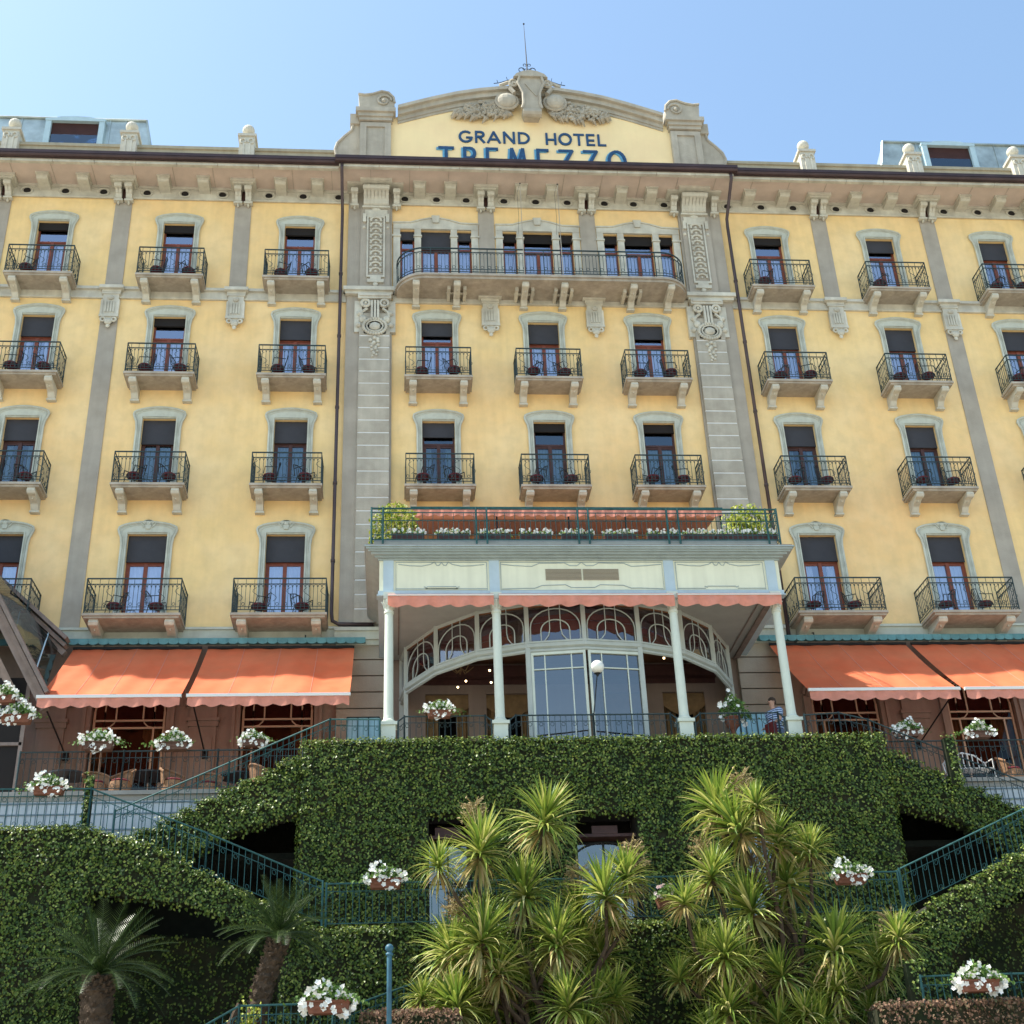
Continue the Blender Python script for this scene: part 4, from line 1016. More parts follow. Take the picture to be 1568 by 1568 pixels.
for (i,j) in ((4,5),(5,6)):
    a,c=Vector(P[i]),Vector(P[j]); L=(c-a).length; u=(c-a)/L
    def pt(t,z,dy=0): q=a+u*t; return (q.x,q.y+dy,z)
    for t,r in ((.1,.045),(L-.03,.045),(.42,.02),(L-.36,.02)):
        dr.tube([pt(t,-7.3),pt(t,-4.38)],r,4)
    for z,r in ((-4.42,.05),(-4.84,.02),(-7.22,.07)): dr.tube([pt(.1,z),pt(L-.03,z)],r,4)
    dg.add([pt(.05,-7.3,.02),pt(L,-7.3,.02),pt(L,-4.4,.02),pt(.05,-4.4,.02)],[(0,1,2,3)])
pp(dr,'door_frame',M['column']); pp(dg,'door_pane',M['pane_door'])
b=MB(); pl=[(x,y) for x,y in P[1:-1]]; b.prism([(-4.5,-.03)]+pl+[(4.5,-.03)],'z',-3.12,-3.08); pp(b,'inner_ceiling',M['ceil_orange'])
b=MB(); b.box(-4.3,4.3,-.35,-.02,-3.62,-3.3); b.box(-4.3,4.3,-.06,-.02,-3.75,-3.62); pp(b,'inner_beam',M['wood_dark'])
b=MB()
for x,y in ((-2.9,-1.6),(-2.3,-2.2),(-3.1,-1.2),(2.3,-2.4),(2.5,-1.8),(-2.2,-1.3)): b.sphere((x,y,-3.95+.1*x),.03,6,4)
pp(b,'ceiling_bulb',M['bulb'])
b=MB()
for x,y in ((-2.9,-1.6),(-2.3,-2.2),(-3.1,-1.2),(2.3,-2.4),(2.5,-1.8),(-2.2,-1.3)): b.bar((x,y,-3.91+.1*x),(x,y,-3.1),.005)
pp(b,'lamp_cord',M['black_iron'])
b=MB()
for k in range(7):
    a=2*math.pi*k/7; b.tube([(-3.0,-1.5,-3.1),(-3.0,-1.5,-3.85),(-3.0+.15*math.cos(a),-1.5+.15*math.sin(a),-3.95),(-3.0+.32*math.cos(a),-1.5+.32*math.sin(a),-3.8)],.014,4)
pp(b,'chandelier',M['gold'])

# canopy on the roof terrace
rc=empty('roof_terrace_canopy',(0,-.4,.35),'salmon canopy with scalloped valance on the porch roof behind the green railing','awning')
b=MB(); n=30; vs=[]
for j in range(4):
    for i in range(n+1): vs.append((-4.35+8.7*i/n,-2.35*j/3,.45-.4*j/3+.15*0))
b.add(vs,[(j*(n+1)+i,(j+1)*(n+1)+i,(j+1)*(n+1)+i+1,j*(n+1)+i+1) for j in range(3) for i in range(n)]); b.build('cloth',mat('faded_salmon_cloth',(.55,.24,.14),.9,.1,2,trans=.12),rc)
b=MB(); b.tube([(-4.38,-2.37,.06),(4.38,-2.37,.06)],.04,6); b.build('front_bar',M['green_iron'],rc)
b=MB(); n=170; vs=[]
for i in range(n+1):
    x=-4.35+8.7*i/n; ph=(x+4.35)/.32*math.pi; y=-2.40+.02*math.sin(ph*2)
    vs+=[(x,y,.02),(x,y-.02,-.17-.06*abs(math.sin(ph)))]
b.add(vs,[(2*i,2*i+1,2*i+3,2*i+2) for i in range(n)]); b.build('valance',M['salmon'],rc,True)
b=MB(); n=90; vs=[]
for i in range(n+1):
    x=-4.3+8.6*i/n; y=-.25+.03*math.sin(i*1.1); vs+=[(x,y,-1.85),(x,y,.35)]
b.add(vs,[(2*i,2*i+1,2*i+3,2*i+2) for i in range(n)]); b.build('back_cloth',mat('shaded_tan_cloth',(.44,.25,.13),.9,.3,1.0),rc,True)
for x in (-4.3,-2.0,0,1.6,4.3):
    b=MB(); b.bar((x,-2.35,.04),(x,-2.35,-1.85),.025,5); b.build('post',M['black_iron'],rc)

# ------------------------------------------------------------------ terraces
b=MB(); b.box(-6.85,6.85,-4.9,-.01,-7.5,-7.3); tag(b.build('upper_terrace',M['paving']),kind='structure')
for s,nm in ((-1,'side_terrace'),(1,'side_terrace')):
    b=MB(); b.box(s*6.9,s*24,-4.0,-.01,-8.05,-7.85); b.box(s*6.9,s*24,-4.06,-3.96,-7.93,-7.83); tag(b.build(nm,M['paving']),kind='structure')
for s,nm in ((-1,'left'),(1,'right')):
    b=MB(); b.box(s*7.0,s*9.4,-3.98,-3.8,-8.45,-7.94); b.box(s*9.4,s*24,-3.98,-3.8,-9.35,-7.94); x=7.1
    o=b.build('terrace_wall',M['terr_white']); tag(o,'pale grey boarded wall under the %s side terrace railing'%nm,'wall','boarded walls under the side terraces')
    b=MB()
    while x<24: b.box(s*x,s*(x+.018),-3.992,-3.98,-9.3 if x>9.4 else -8.4,-7.98); x+=.22
    for z in (-8.12,-8.38,-8.75,-9.1): b.box(s*(7.0 if z>-8.5 else 9.4),s*24,-4.0,-3.985,z,z+.035)
    b.build('batten',mat('grey_batten',(.16,.21,.24),.7,.2,3),o)
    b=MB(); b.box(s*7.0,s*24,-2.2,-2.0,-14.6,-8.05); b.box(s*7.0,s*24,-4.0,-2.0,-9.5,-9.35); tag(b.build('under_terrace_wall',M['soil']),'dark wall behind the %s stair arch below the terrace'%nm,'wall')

def railline(b, pts, h=.95, step=.135, posts=True, scroll=True, r=.020):
    for a,c in zip(pts[:-1],pts[1:]):
        a=Vector(a); c=Vector(c); L=math.hypot(c.x-a.x,c.y-a.y)
        up_=Vector((0,0,1))
        b.tube([a,c],r,5); b.tube([a-up_*(h-.10),c-up_*(h-.10)],r*.65,4); b.tube([a-up_*.16,c-up_*.16],r*.5,4)
        n=max(1,round(L/step)); d=(c-a)/n
        for i in range(1,n):
            p=a+d*i; b.bar(p-up_*(h-.10),p-up_*.02,.0095)
        if scroll:
            for i in range(0,n,2):
                p=a+d*(i+.5)-up_*.23; u=d.normalized(); b.tube([p+u*.045*math.cos(t)+up_*.05*math.sin(t) for t in [math.pi/3*k for k in range(6)]],.008,3,close=True)
                p=a+d*(i+.5)-up_*(h-.17); b.tube([p+u*.04*math.cos(t)+up_*.045*math.sin(t) for t in [math.pi/3*k for k in range(6)]],.008,3,close=True)
        if posts:
            for p in (a,c): b.tube([p-up_*h,p+up_*.03],r*1.25,6)
def railing_thing(pts,label,mt,**k):
    base=pts[0]; b=MB(); h=k.get('h',.95)
    railline(b,[(p[0]-base[0],p[1]-base[1],p[2]-base[2]+h) for p in pts],**k)
    o=b.build('railing',M[mt]); o.location=(base[0],base[1],base[2]-h); tag(o,label,'railing'); return o
GI='green_iron'
for x0,x1,w_ in ((-4.72,-2.48,'left'),(-2.04,2.04,'middle'),(2.48,4.72,'right')):
    railing_thing([(x0,-4.62,-6.42),(x0+.15,-4.62,-6.3),((x0+x1)/2,-4.62,-6.3),(x1-.15,-4.62,-6.3),(x1,-4.62,-6.42)],'dark iron railing between the porch columns, %s bay'%w_,'iron',h=1.0)
railing_thing([(-13.6,-3.95,-6.85),(-11.2,-3.95,-6.85),(-9.0,-3.95,-6.85),(-7.0,-3.95,-6.85)],'dark iron railing along the edge of the left side terrace','iron',h=1.0)
railing_thing([(7.0,-3.95,-6.85),(9.0,-3.95,-6.85),(11.2,-3.95,-6.85),(13.4,-3.95,-6.85),(16,-3.95,-6.85)],'dark iron railing along the edge of the right side terrace','iron',h=1.0)
railing_thing([(-5.15,-4.85,-6.45),(-6.32,-4.9,-6.45),(-8.6,-4.9,-7.47),(-11.07,-4.9,-8.56)],'teal stair railing climbing to the upper terrace left of the porch',GI,h=.95)
railing_thing([(5.15,-4.85,-6.45),(6.0,-4.9,-6.42),(6.7,-4.9,-6.6),(8.6,-4.9,-7.47),(11.07,-4.9,-8.56)],'dark stair railing descending right from the upper terrace','iron',h=.95)
railing_thing([(-11.28,-6.5,-8.52),(-8.76,-6.5,-9.53),(-6.3,-6.5,-10.6)],'teal railing sloping down the left stair to the door landing',GI,h=.92)
railing_thing([(11.28,-6.5,-8.52),(8.76,-6.5,-9.55),(6.2,-6.5,-10.6)],'teal railing sloping down the right stair to the door landing',GI,h=.92)
railing_thing([(-13.4,-6.5,-8.5),(-11.28,-6.5,-8.52)],'teal railing of the left stair landing beside the flower trough',GI,h=.92)
railing_thing([(-6.22,-6.5,-10.65),(-3.6,-6.5,-10.65),(-1.0,-6.5,-10.65),(1.6,-6.5,-10.65),(4.2,-6.5,-10.65),(6.15,-6.5,-10.65)],'teal railing across the landing in front of the ivy wall doors',GI,h=.92)
railing_thing([(5.2,-9.2,-13.25),(7.0,-9.2,-13.25),(9.5,-9.2,-13.25)],'teal railing at the bottom right corner by the flower trough',GI,h=.9)
railing_thing([(-8.6,-9.2,-13.95),(-7.6,-9.2,-13.42),(-5.6,-9.2,-13.42)],'teal railing at the bottom left behind the flower trough',GI,h=.9)
railing_thing([(-6.0,-7.1,-13.3),(-4.6,-7.1,-12.85),(-3.4,-7.1,-12.5)],'teal railing rising to the right behind the blue post',GI,h=.9)

# ------------------------------------------------------------------ ivy
def inside(poly,x,z):
    r=False; n=len(poly); j=n-1
    for i in range(n):
        xi,zi=poly[i]; xj,zj=poly[j]
        if (zi>z)!=(zj>z) and x<(xj-xi)*(z-zi)/(zj-zi)+xi: r=not r
        j=i
    return r
def spans(poly,x):
    zs=[]
    n=len(poly)
    for i in range(n):
        (xa,za),(xb,zb)=poly[i],poly[(i+1)%n]
        if (xa<=x<xb) or (xb<=x<xa): zs.append(za+(zb-za)*(x-xa)/(xb-xa))
    zs.sort(); return [(zs[i],zs[i+1]) for i in range(0,len(zs)-1,2)]
def leaf(b,p,n,s,rr):
    n=n.normalized(); t=n.orthogonal().normalized(); t=Matrix.Rotation(rr.uniform(0,6.28),3,n)@t
    d=Vector((rr.gauss(0,.5),0,-1)); d=(d-n*d.dot(n)); 
    if d.length>.2 and rr.random()<.6: t=d.normalized()
    w=n.cross(t); o=len(b.v)
    L=s; W=s*.42
    b.v+= [tuple(p),tuple(p+t*L*.45+w*W+n*s*.10),tuple(p+t*L+n*s*(-.12)),tuple(p+t*L*.45-w*W+n*s*.10)]
    b.f.append((o,o+1,o+2,o+3)); b.m.append(0)
def ivy(label,poly,y,depth,dens=620,size=.068,holes=(),top=True,seed=1,sides=(),amp=.10,base=True,under=False):
    rr=random.Random(seed); root=empty('ivy_wall',(sum(p[0] for p in poly)/len(poly),y,min(p[1] for p in poly)),label,'ivy')
    ox,oy,oz=root.location
    xs=[p[0] for p in poly]; zs=[p[1] for p in poly]; x0,x1=min(xs),max(xs); z0,z1=min(zs),max(zs)
    bb=MB(); n=max(2,int((x1-x0)/.16)); dx=(x1-x0)/n; tops=[]
    for i in range(n):
        xm=x0+dx*(i+.5)
        sp_=spans(poly,xm)
        for h in holes:
            if h[0]<xm<h[1]:
                new=[]
                for a,c in sp_:
                    if c<=h[2] or a>=h[3]: new.append((a,c)); continue
                    if a<h[2]: new.append((a,h[2]))
                    if c>h[3]: new.append((h[3],c))
                sp_=new
        for a,c in sp_:
            bb.box(x0+dx*i-ox,x0+dx*(i+1)-ox,0,depth,a-oz,c-.04-oz); tops.append((xm,a,c))
    bb.build('wall',M['ivy_base'],root)
    b=MB(); N=int((x1-x0)*(z1-z0)*dens)
    for k in range(N):
        x=rr.uniform(x0,x1); z=rr.uniform(z0,z1)
        if not inside(poly,x,z): continue
        if any(h[0]<x<h[1] and h[2]<z<h[3] for h in holes): continue
        q=mnoise.noise(Vector((x*1.1,y,z*1.1))); q2=mnoise.noise(Vector((x*4,y*3,z*4)))
        off=.03+amp*(.5+.6*q+.5*q2)+rr.uniform(0,.05)
        if q2<-.36 and rr.random()<.6: continue
        if mnoise.noise(Vector((x*.9+7,y,z*1.6)))<-.42 and rr.random()<.45: continue
        nrm=Vector((rr.gauss(0,.45)+.5*q2,-1,rr.gauss(.42,.5)))
        leaf(b,Vector((x-ox,-max(.01,off),z-oz)),nrm,size*rr.uniform(.7,1.25),rr)
    if top:
        for xm,a,c in tops:
            m=int(dx*depth*dens*1.3)+int(dx*26)
            for k in range(m):
                yy=rr.uniform(-.12,depth*.9) if rr.random()<.5 else rr.uniform(-.14,.06)
                p=Vector((xm+rr.uniform(-dx,dx)-ox,yy,c-oz+rr.uniform(-.07,.05)+.04*mnoise.noise(Vector((xm*3,yy*3,5)))))
                leaf(b,p,Vector((rr.gauss(0,.5),rr.gauss(-.4,.4),1)),size*rr.uniform(.7,1.2),rr)
            if under:
                for k in range(int(dx*60)):
                    p=Vector((xm+rr.uniform(-dx,dx)-ox,rr.uniform(-.14,.15),a-oz+rr.uniform(-.12,.05)))
                    leaf(b,p,Vector((rr.gauss(0,.6),-1,rr.gauss(-.2,.5))),size*rr.uniform(.8,1.3),rr)
    for (sx,sz0,sz1,sg) in sides:
        for k in range(int((sz1-sz0)*depth*dens)):
            p=Vector((sx-ox+sg*rr.uniform(.01,.1),rr.uniform(-.1,depth),rr.uniform(sz0,sz1)-oz)); leaf(b,p,Vector((sg,rr.gauss(0,.5),rr.gauss(.2,.5))),size*rr.uniform(.7,1.2),rr)
    o=b.build('foliage',M['ivy'],root)
    return root
dh=[(-4.07,-3.07,-11.7,-8.76),(-.67,.80,-11.7,-8.78),(3.25,4.32,-11.7,-8.67)]
ivy('tall clipped ivy wall with door openings under the porch terrace',[(-6.92,-11.62),(6.92,-11.62),(6.92,-7.02),(-6.92,-7.02)],-5.0,.28,holes=dh,seed=3,sides=((6.92,-11.6,-7.05,1),(-6.92,-11.6,-7.05,-1)),under=True)
def steps(x0,z0,x1,z1,n):
    pts=[]; 
    for i in range(n):
        xa=x0+(x1-x0)*i/n; xb=x0+(x1-x0)*(i+1)/n; za=z0+(z1-z0)*i/n
        pts+=[(xa,za),(xb-.12*(x1-x0)/n,za-.05)]
    return pts
up_top=steps(-6.98,-7.42,-10.6,-9.22,8)
lowedge=[(-10.9,-9.42),(-10.9,-10.5),(-9.9,-10.1),(-9.0,-9.42),(-8.5,-9.12),(-7.7,-8.88),(-6.98,-8.66)]
ivy('stepped ivy on the flank of the left stair above the dark arch',up_top+lowedge,-4.92,.5,seed=5,under=True,amp=.14)
ivy('stepped ivy on the flank of the right stair above the dark arch',[(-x,z) for x,z in up_top+lowedge],-4.86,.5,seed=6,under=True,amp=.14)
# lower ivy wall: left, centre, right
lt=[(-18,-9.38),(-11.3,-9.38),(-10.9,-9.5)]+steps(-10.3,-9.72,-6.9,-11.42,8)+[(-6.5,-11.6)]
left_low=lt+[(-6.5,-14.6),(-7.1,-14.6),(-7.1,-11.65),(-7.6,-11.55),(-8.2,-11.35),(-8.7,-11.16),(-9.1,-11.02),(-9.7,-10.93),(-10.3,-10.85),(-10.8,-10.75),(-11.1,-10.72),(-11.1,-14.6),(-18,-14.6)]
ivy('ivy wall of the left stair with a shaded arched recess behind the cycads',left_low,-6.62,.35,seed=8,under=True,amp=.14,sides=((-11.1,-14.6,-10.7,1),))
ivy('shaded ivy at the back of the left recess behind the cycad palms',[(-11.3,-14.6),(-6.9,-14.6),(-6.9,-11.5),(-11.3,-11.1)],-4.6,.2,seed=9,dens=190,top=False)
ivy('low ivy wall below the central landing railing behind the cordylines',[(-6.5,-14.6),(6.5,-14.6),(6.5,-11.62),(-6.5,-11.62)],-6.62,.35,seed=10,amp=.14)
right_low=[(-x,z) for x,z in lt]
right_low=[(x,z+(.0)) for x,z in right_low]+[(6.5,-14.6),(6.75,-14.6),(6.75,-13.2),(6.85,-12.6),(7.0,-12.3),(7.3,-12.05),(7.7,-11.75),(8.4,-11.3),(9.4,-10.85),(10.6,-10.5),(18,-10.3)]
ivy('ivy band on the ramp of the right stair over the deep dark arch',right_low,-6.62,.4,seed=11,under=True,amp=.14)
ivy('dim ivy at the back of the deep right arch',[(6.5,-14.6),(16,-14.6),(16,-10.6),(10,-10.8),(6.5,-12.0)],-4.3,.1,seed=12,dens=200,top=False)
# thin ivy column at the left terrace, ivy post at right terrace
ivy('narrow ivy column climbing in front of the left boarded wall',[(-11.45,-9.35),(-11.3,-9.35),(-11.27,-8.2),(-11.42,-8.15)],-6.40,.08,seed=13,dens=700,amp=.03)
ivy('narrow ivy post among the right stair railing',[(8.5,-8.3),(8.72,-8.3),(8.7,-7.1),(8.45,-7.1)],-5.05,.15,seed=14,dens=500,amp=.06)
ivy('small ivy post beside the bottom right railing',[(5.0,-14.4),(5.35,-14.4),(5.35,-12.95),(5.05,-12.95)],-9.1,.2,seed=15,dens=400,amp=.06)
for x0,x1,zt_,lb_,sd in ((4.2,11,-13.72,'brown dry clipped hedge at the bottom right behind the railing',20),(-5.4,-3.6,-13.6,'brown dry clipped hedge at the bottom beside the blue post',21)):
    rr=random.Random(sd); r=empty('dry_hedge',(x0,-9.6,-14.6),lb_,'hedge'); b=MB(); b.box(0,x1-x0,.25,.8,0,zt_+14.5); b.build('stems',M['ivy_base'],r); b=MB()
    for k in range(int((x1-x0)*1500)):
        p=Vector((rr.uniform(0,x1-x0),rr.uniform(.05,.9),zt_+14.6-rr.random()**2*.8)); leaf(b,p,Vector((rr.gauss(0,.6),rr.gauss(-.6,.5),rr.gauss(.5,.5))),.06*rr.uniform(.7,1.4),rr)
    b.build('foliage',M['brownhedge'],r)
# stair bodies
for s,nm in ((-1,'left'),(1,'right')):
    b=MB(); n=13
    for i in range(n):
        x=6.95+.28*i; b.box(s*x,s*(x+.28),-4.42,-4.02,-7.7-.15*(i+1),-7.3-.15*(i+1))
    o=b.build('stair',M['shade_stone']); tag(o,'stone stair behind the %s ivy flank going up to the porch terrace'%nm,'stair','stone stairs of the terraced garden')
    b=MB()
    for i in range(14):
        x=10.5-.31*i; b.box(s*x,s*(x-.31),-6.2,-5.3,-9.95-.145*(i+1),-9.6-.145*(i+1))
    b.box(s*10.5,s*14,-6.2,-4.1,-9.9,-9.6)
    o=b.build('stair',M['shade_stone']); tag(o,'stone stair going down from the %s corner to the door landing'%nm,'stair','stone stairs of the terraced garden')
b=MB(); b.box(-6.4,6.4,-6.25,-4.2,-11.8,-11.62); tag(b.build('door_landing',M['paving']),kind='structure')
# door recesses in the ivy wall
for (a,c,z0,z1),nm in zip(dh,('left','middle','right')):
    r=empty('garden_door',((a+c)/2,-4.3,-11.62),'glazed garden door in the %s opening of the ivy wall'%nm,'door'); w_=(c-a)/2; h_=z1-z0-.08
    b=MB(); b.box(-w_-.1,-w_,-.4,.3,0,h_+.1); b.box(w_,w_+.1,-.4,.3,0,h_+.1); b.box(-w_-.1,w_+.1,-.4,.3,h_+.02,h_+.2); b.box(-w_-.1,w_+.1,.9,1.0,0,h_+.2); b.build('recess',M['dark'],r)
    b=MB(); zt_=h_-.55
    b.tube([(-w_+.04,0,0),(-w_+.04,0,zt_),(w_-.04,0,zt_),(w_-.04,0,0)],.04,4); b.tube([(0,0,0),(0,0,zt_)],.03,4)
    for s in (-1,1): b.tube([(s*.03+s*.45*math.sin(t),-.01,zt_-.0-.35*(1-math.cos(t))*.0-.38*math.sin(t/1.0)*1.0+.0) if False else (s*w_*.98*math.sin(t),-.01,zt_-.42+.42*math.cos(t)) for t in [math.pi/2*k/8 for k in range(9)]],.025,4)
    b.tube([(-w_,0,zt_-.9),(w_,0,zt_-.9)],.018,4); b.build('frame',M['black_iron'],r)
    b=MB(); b.add([(-w_,.03,0),(w_,.03,0),(w_,.03,zt_),(-w_,.03,zt_)],[(0,1,2,3)]); b.build('pane',M['pane_door'],r)
    b=MB(); b.box(-w_,w_,-.35,.1,zt_+.05,zt_+.12); b.box(-.3,.3,-.36,-.3,zt_+.12,zt_+.3); b.build('lintel',M['wood_dark'],r)

# ------------------------------------------------------------------ cordylines
def blade(b,c,az,el,L,w,droop,rr,seg=5):
    d=Vector((math.cos(az)*math.cos(el),math.sin(az)*math.cos(el),math.sin(el)))
    side=d.cross(Vector((0,0,1))); side=side.normalized() if side.length>1e-3 else Vector((1,0,0))
    nn=side.cross(d); p=Vector(c); st=L/seg; vs=[]
    for k in range(seg+1):
        t=k/seg; ww=w*(.45+1.1*math.sin(math.pi*min(.92,t*.8+.12)))*(1-t**3)*.5+.001
        vs+=[tuple(p-side*ww+nn*ww*.35),tuple(p),tuple(p+side*ww+nn*ww*.35)]
        d=(d+Vector((0,0,-1))*droop*(t+.15)/seg*1.6).normalized(); p=p+d*st
    fs=[]
    for k in range(seg): o=3*k; fs+=[(o,o+1,o+4,o+3),(o+1,o+2,o+5,o+4)]
    b.add(vs,fs)
def rosette(seed):
    rr=random.Random(seed); b=MB(); n=140
    for i in range(n):
        t=i/n; el=R(78-88*t**1.1+rr.uniform(-10,10)); az=i*2.39996+rr.uniform(-.3,.3)
        blade(b,(rr.gauss(0,.015),rr.gauss(0,.015),.10-.16*t),az,el,rr.uniform(.80,1.06)*(1.0 if t>.15 else .8),.040,(.22+.75*t)*rr.uniform(.5,1.9),rr)
    o=MB()
    for i in range(32):
        az=rr.uniform(0,6.28); blade(o,(0,0,-.08-rr.uniform(0,.12)),az,R(rr.uniform(-55,-12)),rr.uniform(.6,.92),.04,rr.uniform(.5,1.2),rr)
    return b.mesh('crown',M['cord']), o.mesh('old_leaves',M['cord_old'])
ros=[rosette(100+i) for i in range(6)]
def panicle(seed):
    rr=random.Random(seed); b=MB()
    for i in range(60):
        z=.1+.5*rr.random(); a=rr.uniform(0,6.28); l=.30*(1-z*.9)+.08
        p=Vector((0,0,z)); q=p+Vector((math.cos(a)*l,math.sin(a)*l,rr.uniform(-.02,.22)))
        b.tube([p,(p+q)/2+Vector((0,0,.03)),q],.006,3,cap=False)
        for k in range(7): c=p.lerp(q,rr.uniform(.2,1)); b.add([tuple(c+Vector((rr.gauss(0,.018),rr.gauss(0,.018),rr.gauss(0,.018)))) for _ in range(4)],[(0,1,2),(0,2,3)])
    return b.mesh('flower_spike',M['panicle'])
pans=[panicle(i) for i in range(3)]
T1=[(-1.68,-7.6,-9.76,.82),(-3.08,-8.16,-10.46,.77),(-3.93,-8.72,-10.88,.62),(-2.18,-7.88,-11.29,.9),(-.62,-8.44,-11.48,.8),(-1.08,-7.6,-11.59,.66),(-.12,-8.16,-11.05,.59),(-3.12,-8.72,-12.29,.83),(-3.69,-7.88,-12.39,.77),(-1.62,-8.44,-12.4,.66),(-.65,-7.6,-12.46,.76),(-2.76,-8.16,-12.87,.63),(-1.53,-8.72,-13.58,.68),(-.52,-7.88,-13.31,.7),(-3.61,-8.44,-13.48,.68),(-2.56,-7.6,-13.58,.64),(-4.28,-8.16,-13.24,.5)]
T2=[(2.02,-7.6,-9.52,.83),(2.33,-8.16,-10.12,.89),(2.6,-8.72,-9.78,.6),(3.83,-7.88,-10.53,.63),(1.56,-8.44,-11.12,.66),(3.34,-7.6,-11.08,.9),(2.38,-8.16,-11.75,.82),(1.58,-8.72,-12.71,.76),(2.29,-7.88,-13.51,.93),(3.85,-8.44,-12.6,.85),(4.99,-7.6,-12.8,.8),(3.67,-8.16,-13.65,.74),(.89,-8.72,-11.67,.49),(3.16,-7.88,-10.31,.68),(5.18,-8.44,-12.44,.58),(4.64,-7.6,-13.66,.59),(.76,-8.16,-13.02,.51)]
rx=random.Random(5)
for T_,cx_,wd_ in ((T1,-2.05,1.75),(T2,2.5,1.45)):
    for k in range(14): T_.append((round(cx_+rx.uniform(-1,1)*wd_,2),round(-7.4-rx.random()*1.2,2),round(rx.uniform(-14.2,-11.7)+.0,2),round(rx.uniform(.5,.72),2)))
P1=[(-3.16,-9.75),(-3.54,-11.7),(.09,-10.6),(-1.04,-11.1)]; P2=[(2.56,-9.2),(1.61,-10.6),(2.61,-10.9),(5.38,-12.2)]
for T,Pn,base,lb_ in ((T1,P1,(-2.0,-8.1),'many headed green cordyline in front of the middle garden door, left one of the two'),(T2,P2,(2.9,-8.1),'many headed green cordyline in front of the ivy wall, right one of the two')):
    root=empty('cordyline_tree',(base[0],base[1],-15.2),lb_,'tree'); rr=random.Random(int(base[0]*10)); bx_,by_=base
    tr=MB()
    for i,(x,y,z,r) in enumerate(T):
        me,old=ros[(i*5+3)%6]; s=r/.9*1.12*rr.uniform(.85,1.12)
        o=place('crown',me,root,(x-bx_,y-by_,z+15.2),rr.uniform(0,6.28),s); o.rotation_euler=(rr.gauss(0,.16)+.1,rr.gauss(0,.18),rr.uniform(0,6.28))
        place('old_leaves',old,o)
        j=rr.choice(((-.5,0),(.1,.1),(.5,-.1),(.0,-.2))); z0=max(0.4,(z+15.2)*.25)
        p0=Vector((j[0]*.6,j[1],0)); p1=Vector((j[0]+ (x-bx_)*.35,(y-by_)*.3,z0+(z+15.2-z0)*.45)); p2=Vector((x-bx_,y-by_,z+15.2-.05))
        m1=(p1+p2)/2+Vector(((x-bx_)*.12,0,-.12))
        tr.tube([p0,p1,m1,p2],[.07,.05,.04,.035],7)
    tr.build('trunk',M['trunk'],root)
    for i,(x,z) in enumerate(Pn):
        o=place('flower_spike',pans[i%3],root,(x-bx_,-7.75-by_,z+15.2-.35),i*1.3,1.15)
# ------------------------------------------------------------------ cycads
def cycad(loc,trunk_pts,rad,spread,label,seed,nf=46):
    rr=random.Random(seed); root=empty('cycad_palm',loc,label,'palm')
    b=MB(); pts=[Vector(p) for p in trunk_pts]; n=34; prof=[]
    vs=[]; k=0
    for i in range(n+1):
        t=i/n*(len(pts)-1); a=int(min(t,len(pts)-2)); p=pts[a].lerp(pts[a+1],t-a)
        r=rad*(1+.10*(i%2)+rr.uniform(-.05,.05))*(.85+.25*math.sin(math.pi*i/n)); 
        for j in range(14):
            an=2*math.pi*j/14+(.22 if i%2 else 0); q=r*(1+rr.uniform(-.10,.14)); vs.append((p.x+q*math.cos(an),p.y+q*math.sin(an),p.z))
    b.add(vs,[(i*14+j,i*14+(j+1)%14,(i+1)*14+(j+1)%14,(i+1)*14+j) for i in range(n) for j in range(14)])
    
    for i in range(150):
        t=i/150*(len(pts)-1); a=int(min(t,len(pts)-2)); p=pts[a].lerp(pts[a+1],t-a); an=i*2.39996; q=rad*1.02
        c=(p.x+q*math.cos(an),p.y+q*math.sin(an),p.z); b.tube([c,(c[0]+.06*math.cos(an),c[1]+.06*math.sin(an),c[2]+.05)],[.045,.02],5)
    b.build('trunk',M['trunk'],root)
    top=pts[-1]; b=MB(); rc_=MB()
    for i in range(nf):
        t=i/nf; az=i*2.39996+rr.uniform(-.2,.2); el=R(70-60*t+rr.uniform(-8,8)); L=spread*rr.uniform(.9,1.08)
        d=Vector((math.cos(az)*math.cos(el),math.sin(az)*math.cos(el),math.sin(el))); p=top+Vector((0,0,.05)); seg=12; line_=[p.copy()]; dirs=[d.copy()]
        for k in range(seg): d=(d+Vector((0,0,-.045-.075*t))).normalized(); p=p+d*L/seg; line_.append(p.copy()); dirs.append(d.copy())
        rc_.tube(line_,[.014*(1-k/(seg+1))+.003 for k in range(seg+1)],4)
        for k in range(2,seg*3):
            f=k/3; a=int(f); 
            if a>=seg: break
            c=line_[a].lerp(line_[a+1],f-a); dd=dirs[a]; sd=dd.cross(Vector((0,0,1))); sd=sd.normalized() if sd.length>.05 else Vector((1,0,0)); uu=sd.cross(dd)
            ll=spread*.17*math.sin(math.pi*(f/seg)*.86+.25)+.02
            for s in (-1,1):
                q=(sd*s*.85+dd*.6+uu*.32).normalized(); e=c+q*ll; wv=dd*.010
                b.add([tuple(c-wv),tuple(c+wv),tuple(e)],[(0,1,2)])
    b.build('fronds',M['cycad'],root); rc_.build('frond_stalks',M['cycad'],root)
cycad((-10.25,-8.6,-15.0),[(0,0,0),(0,0,.9),(-.02,0,1.9),(-.02,.0,2.25)],.25,1.50,'large dark cycad palm with a stout trunk at the bottom left',31,54)
cycad((-7.4,-8.6,-15.0),[(.0,0,0),(.05,0,1.3),(.15,0,2.0),(.35,0,2.6),(.41,0,2.85)],.17,1.25,'smaller cycad palm with a leaning trunk beside the sloping teal railing',32,48)
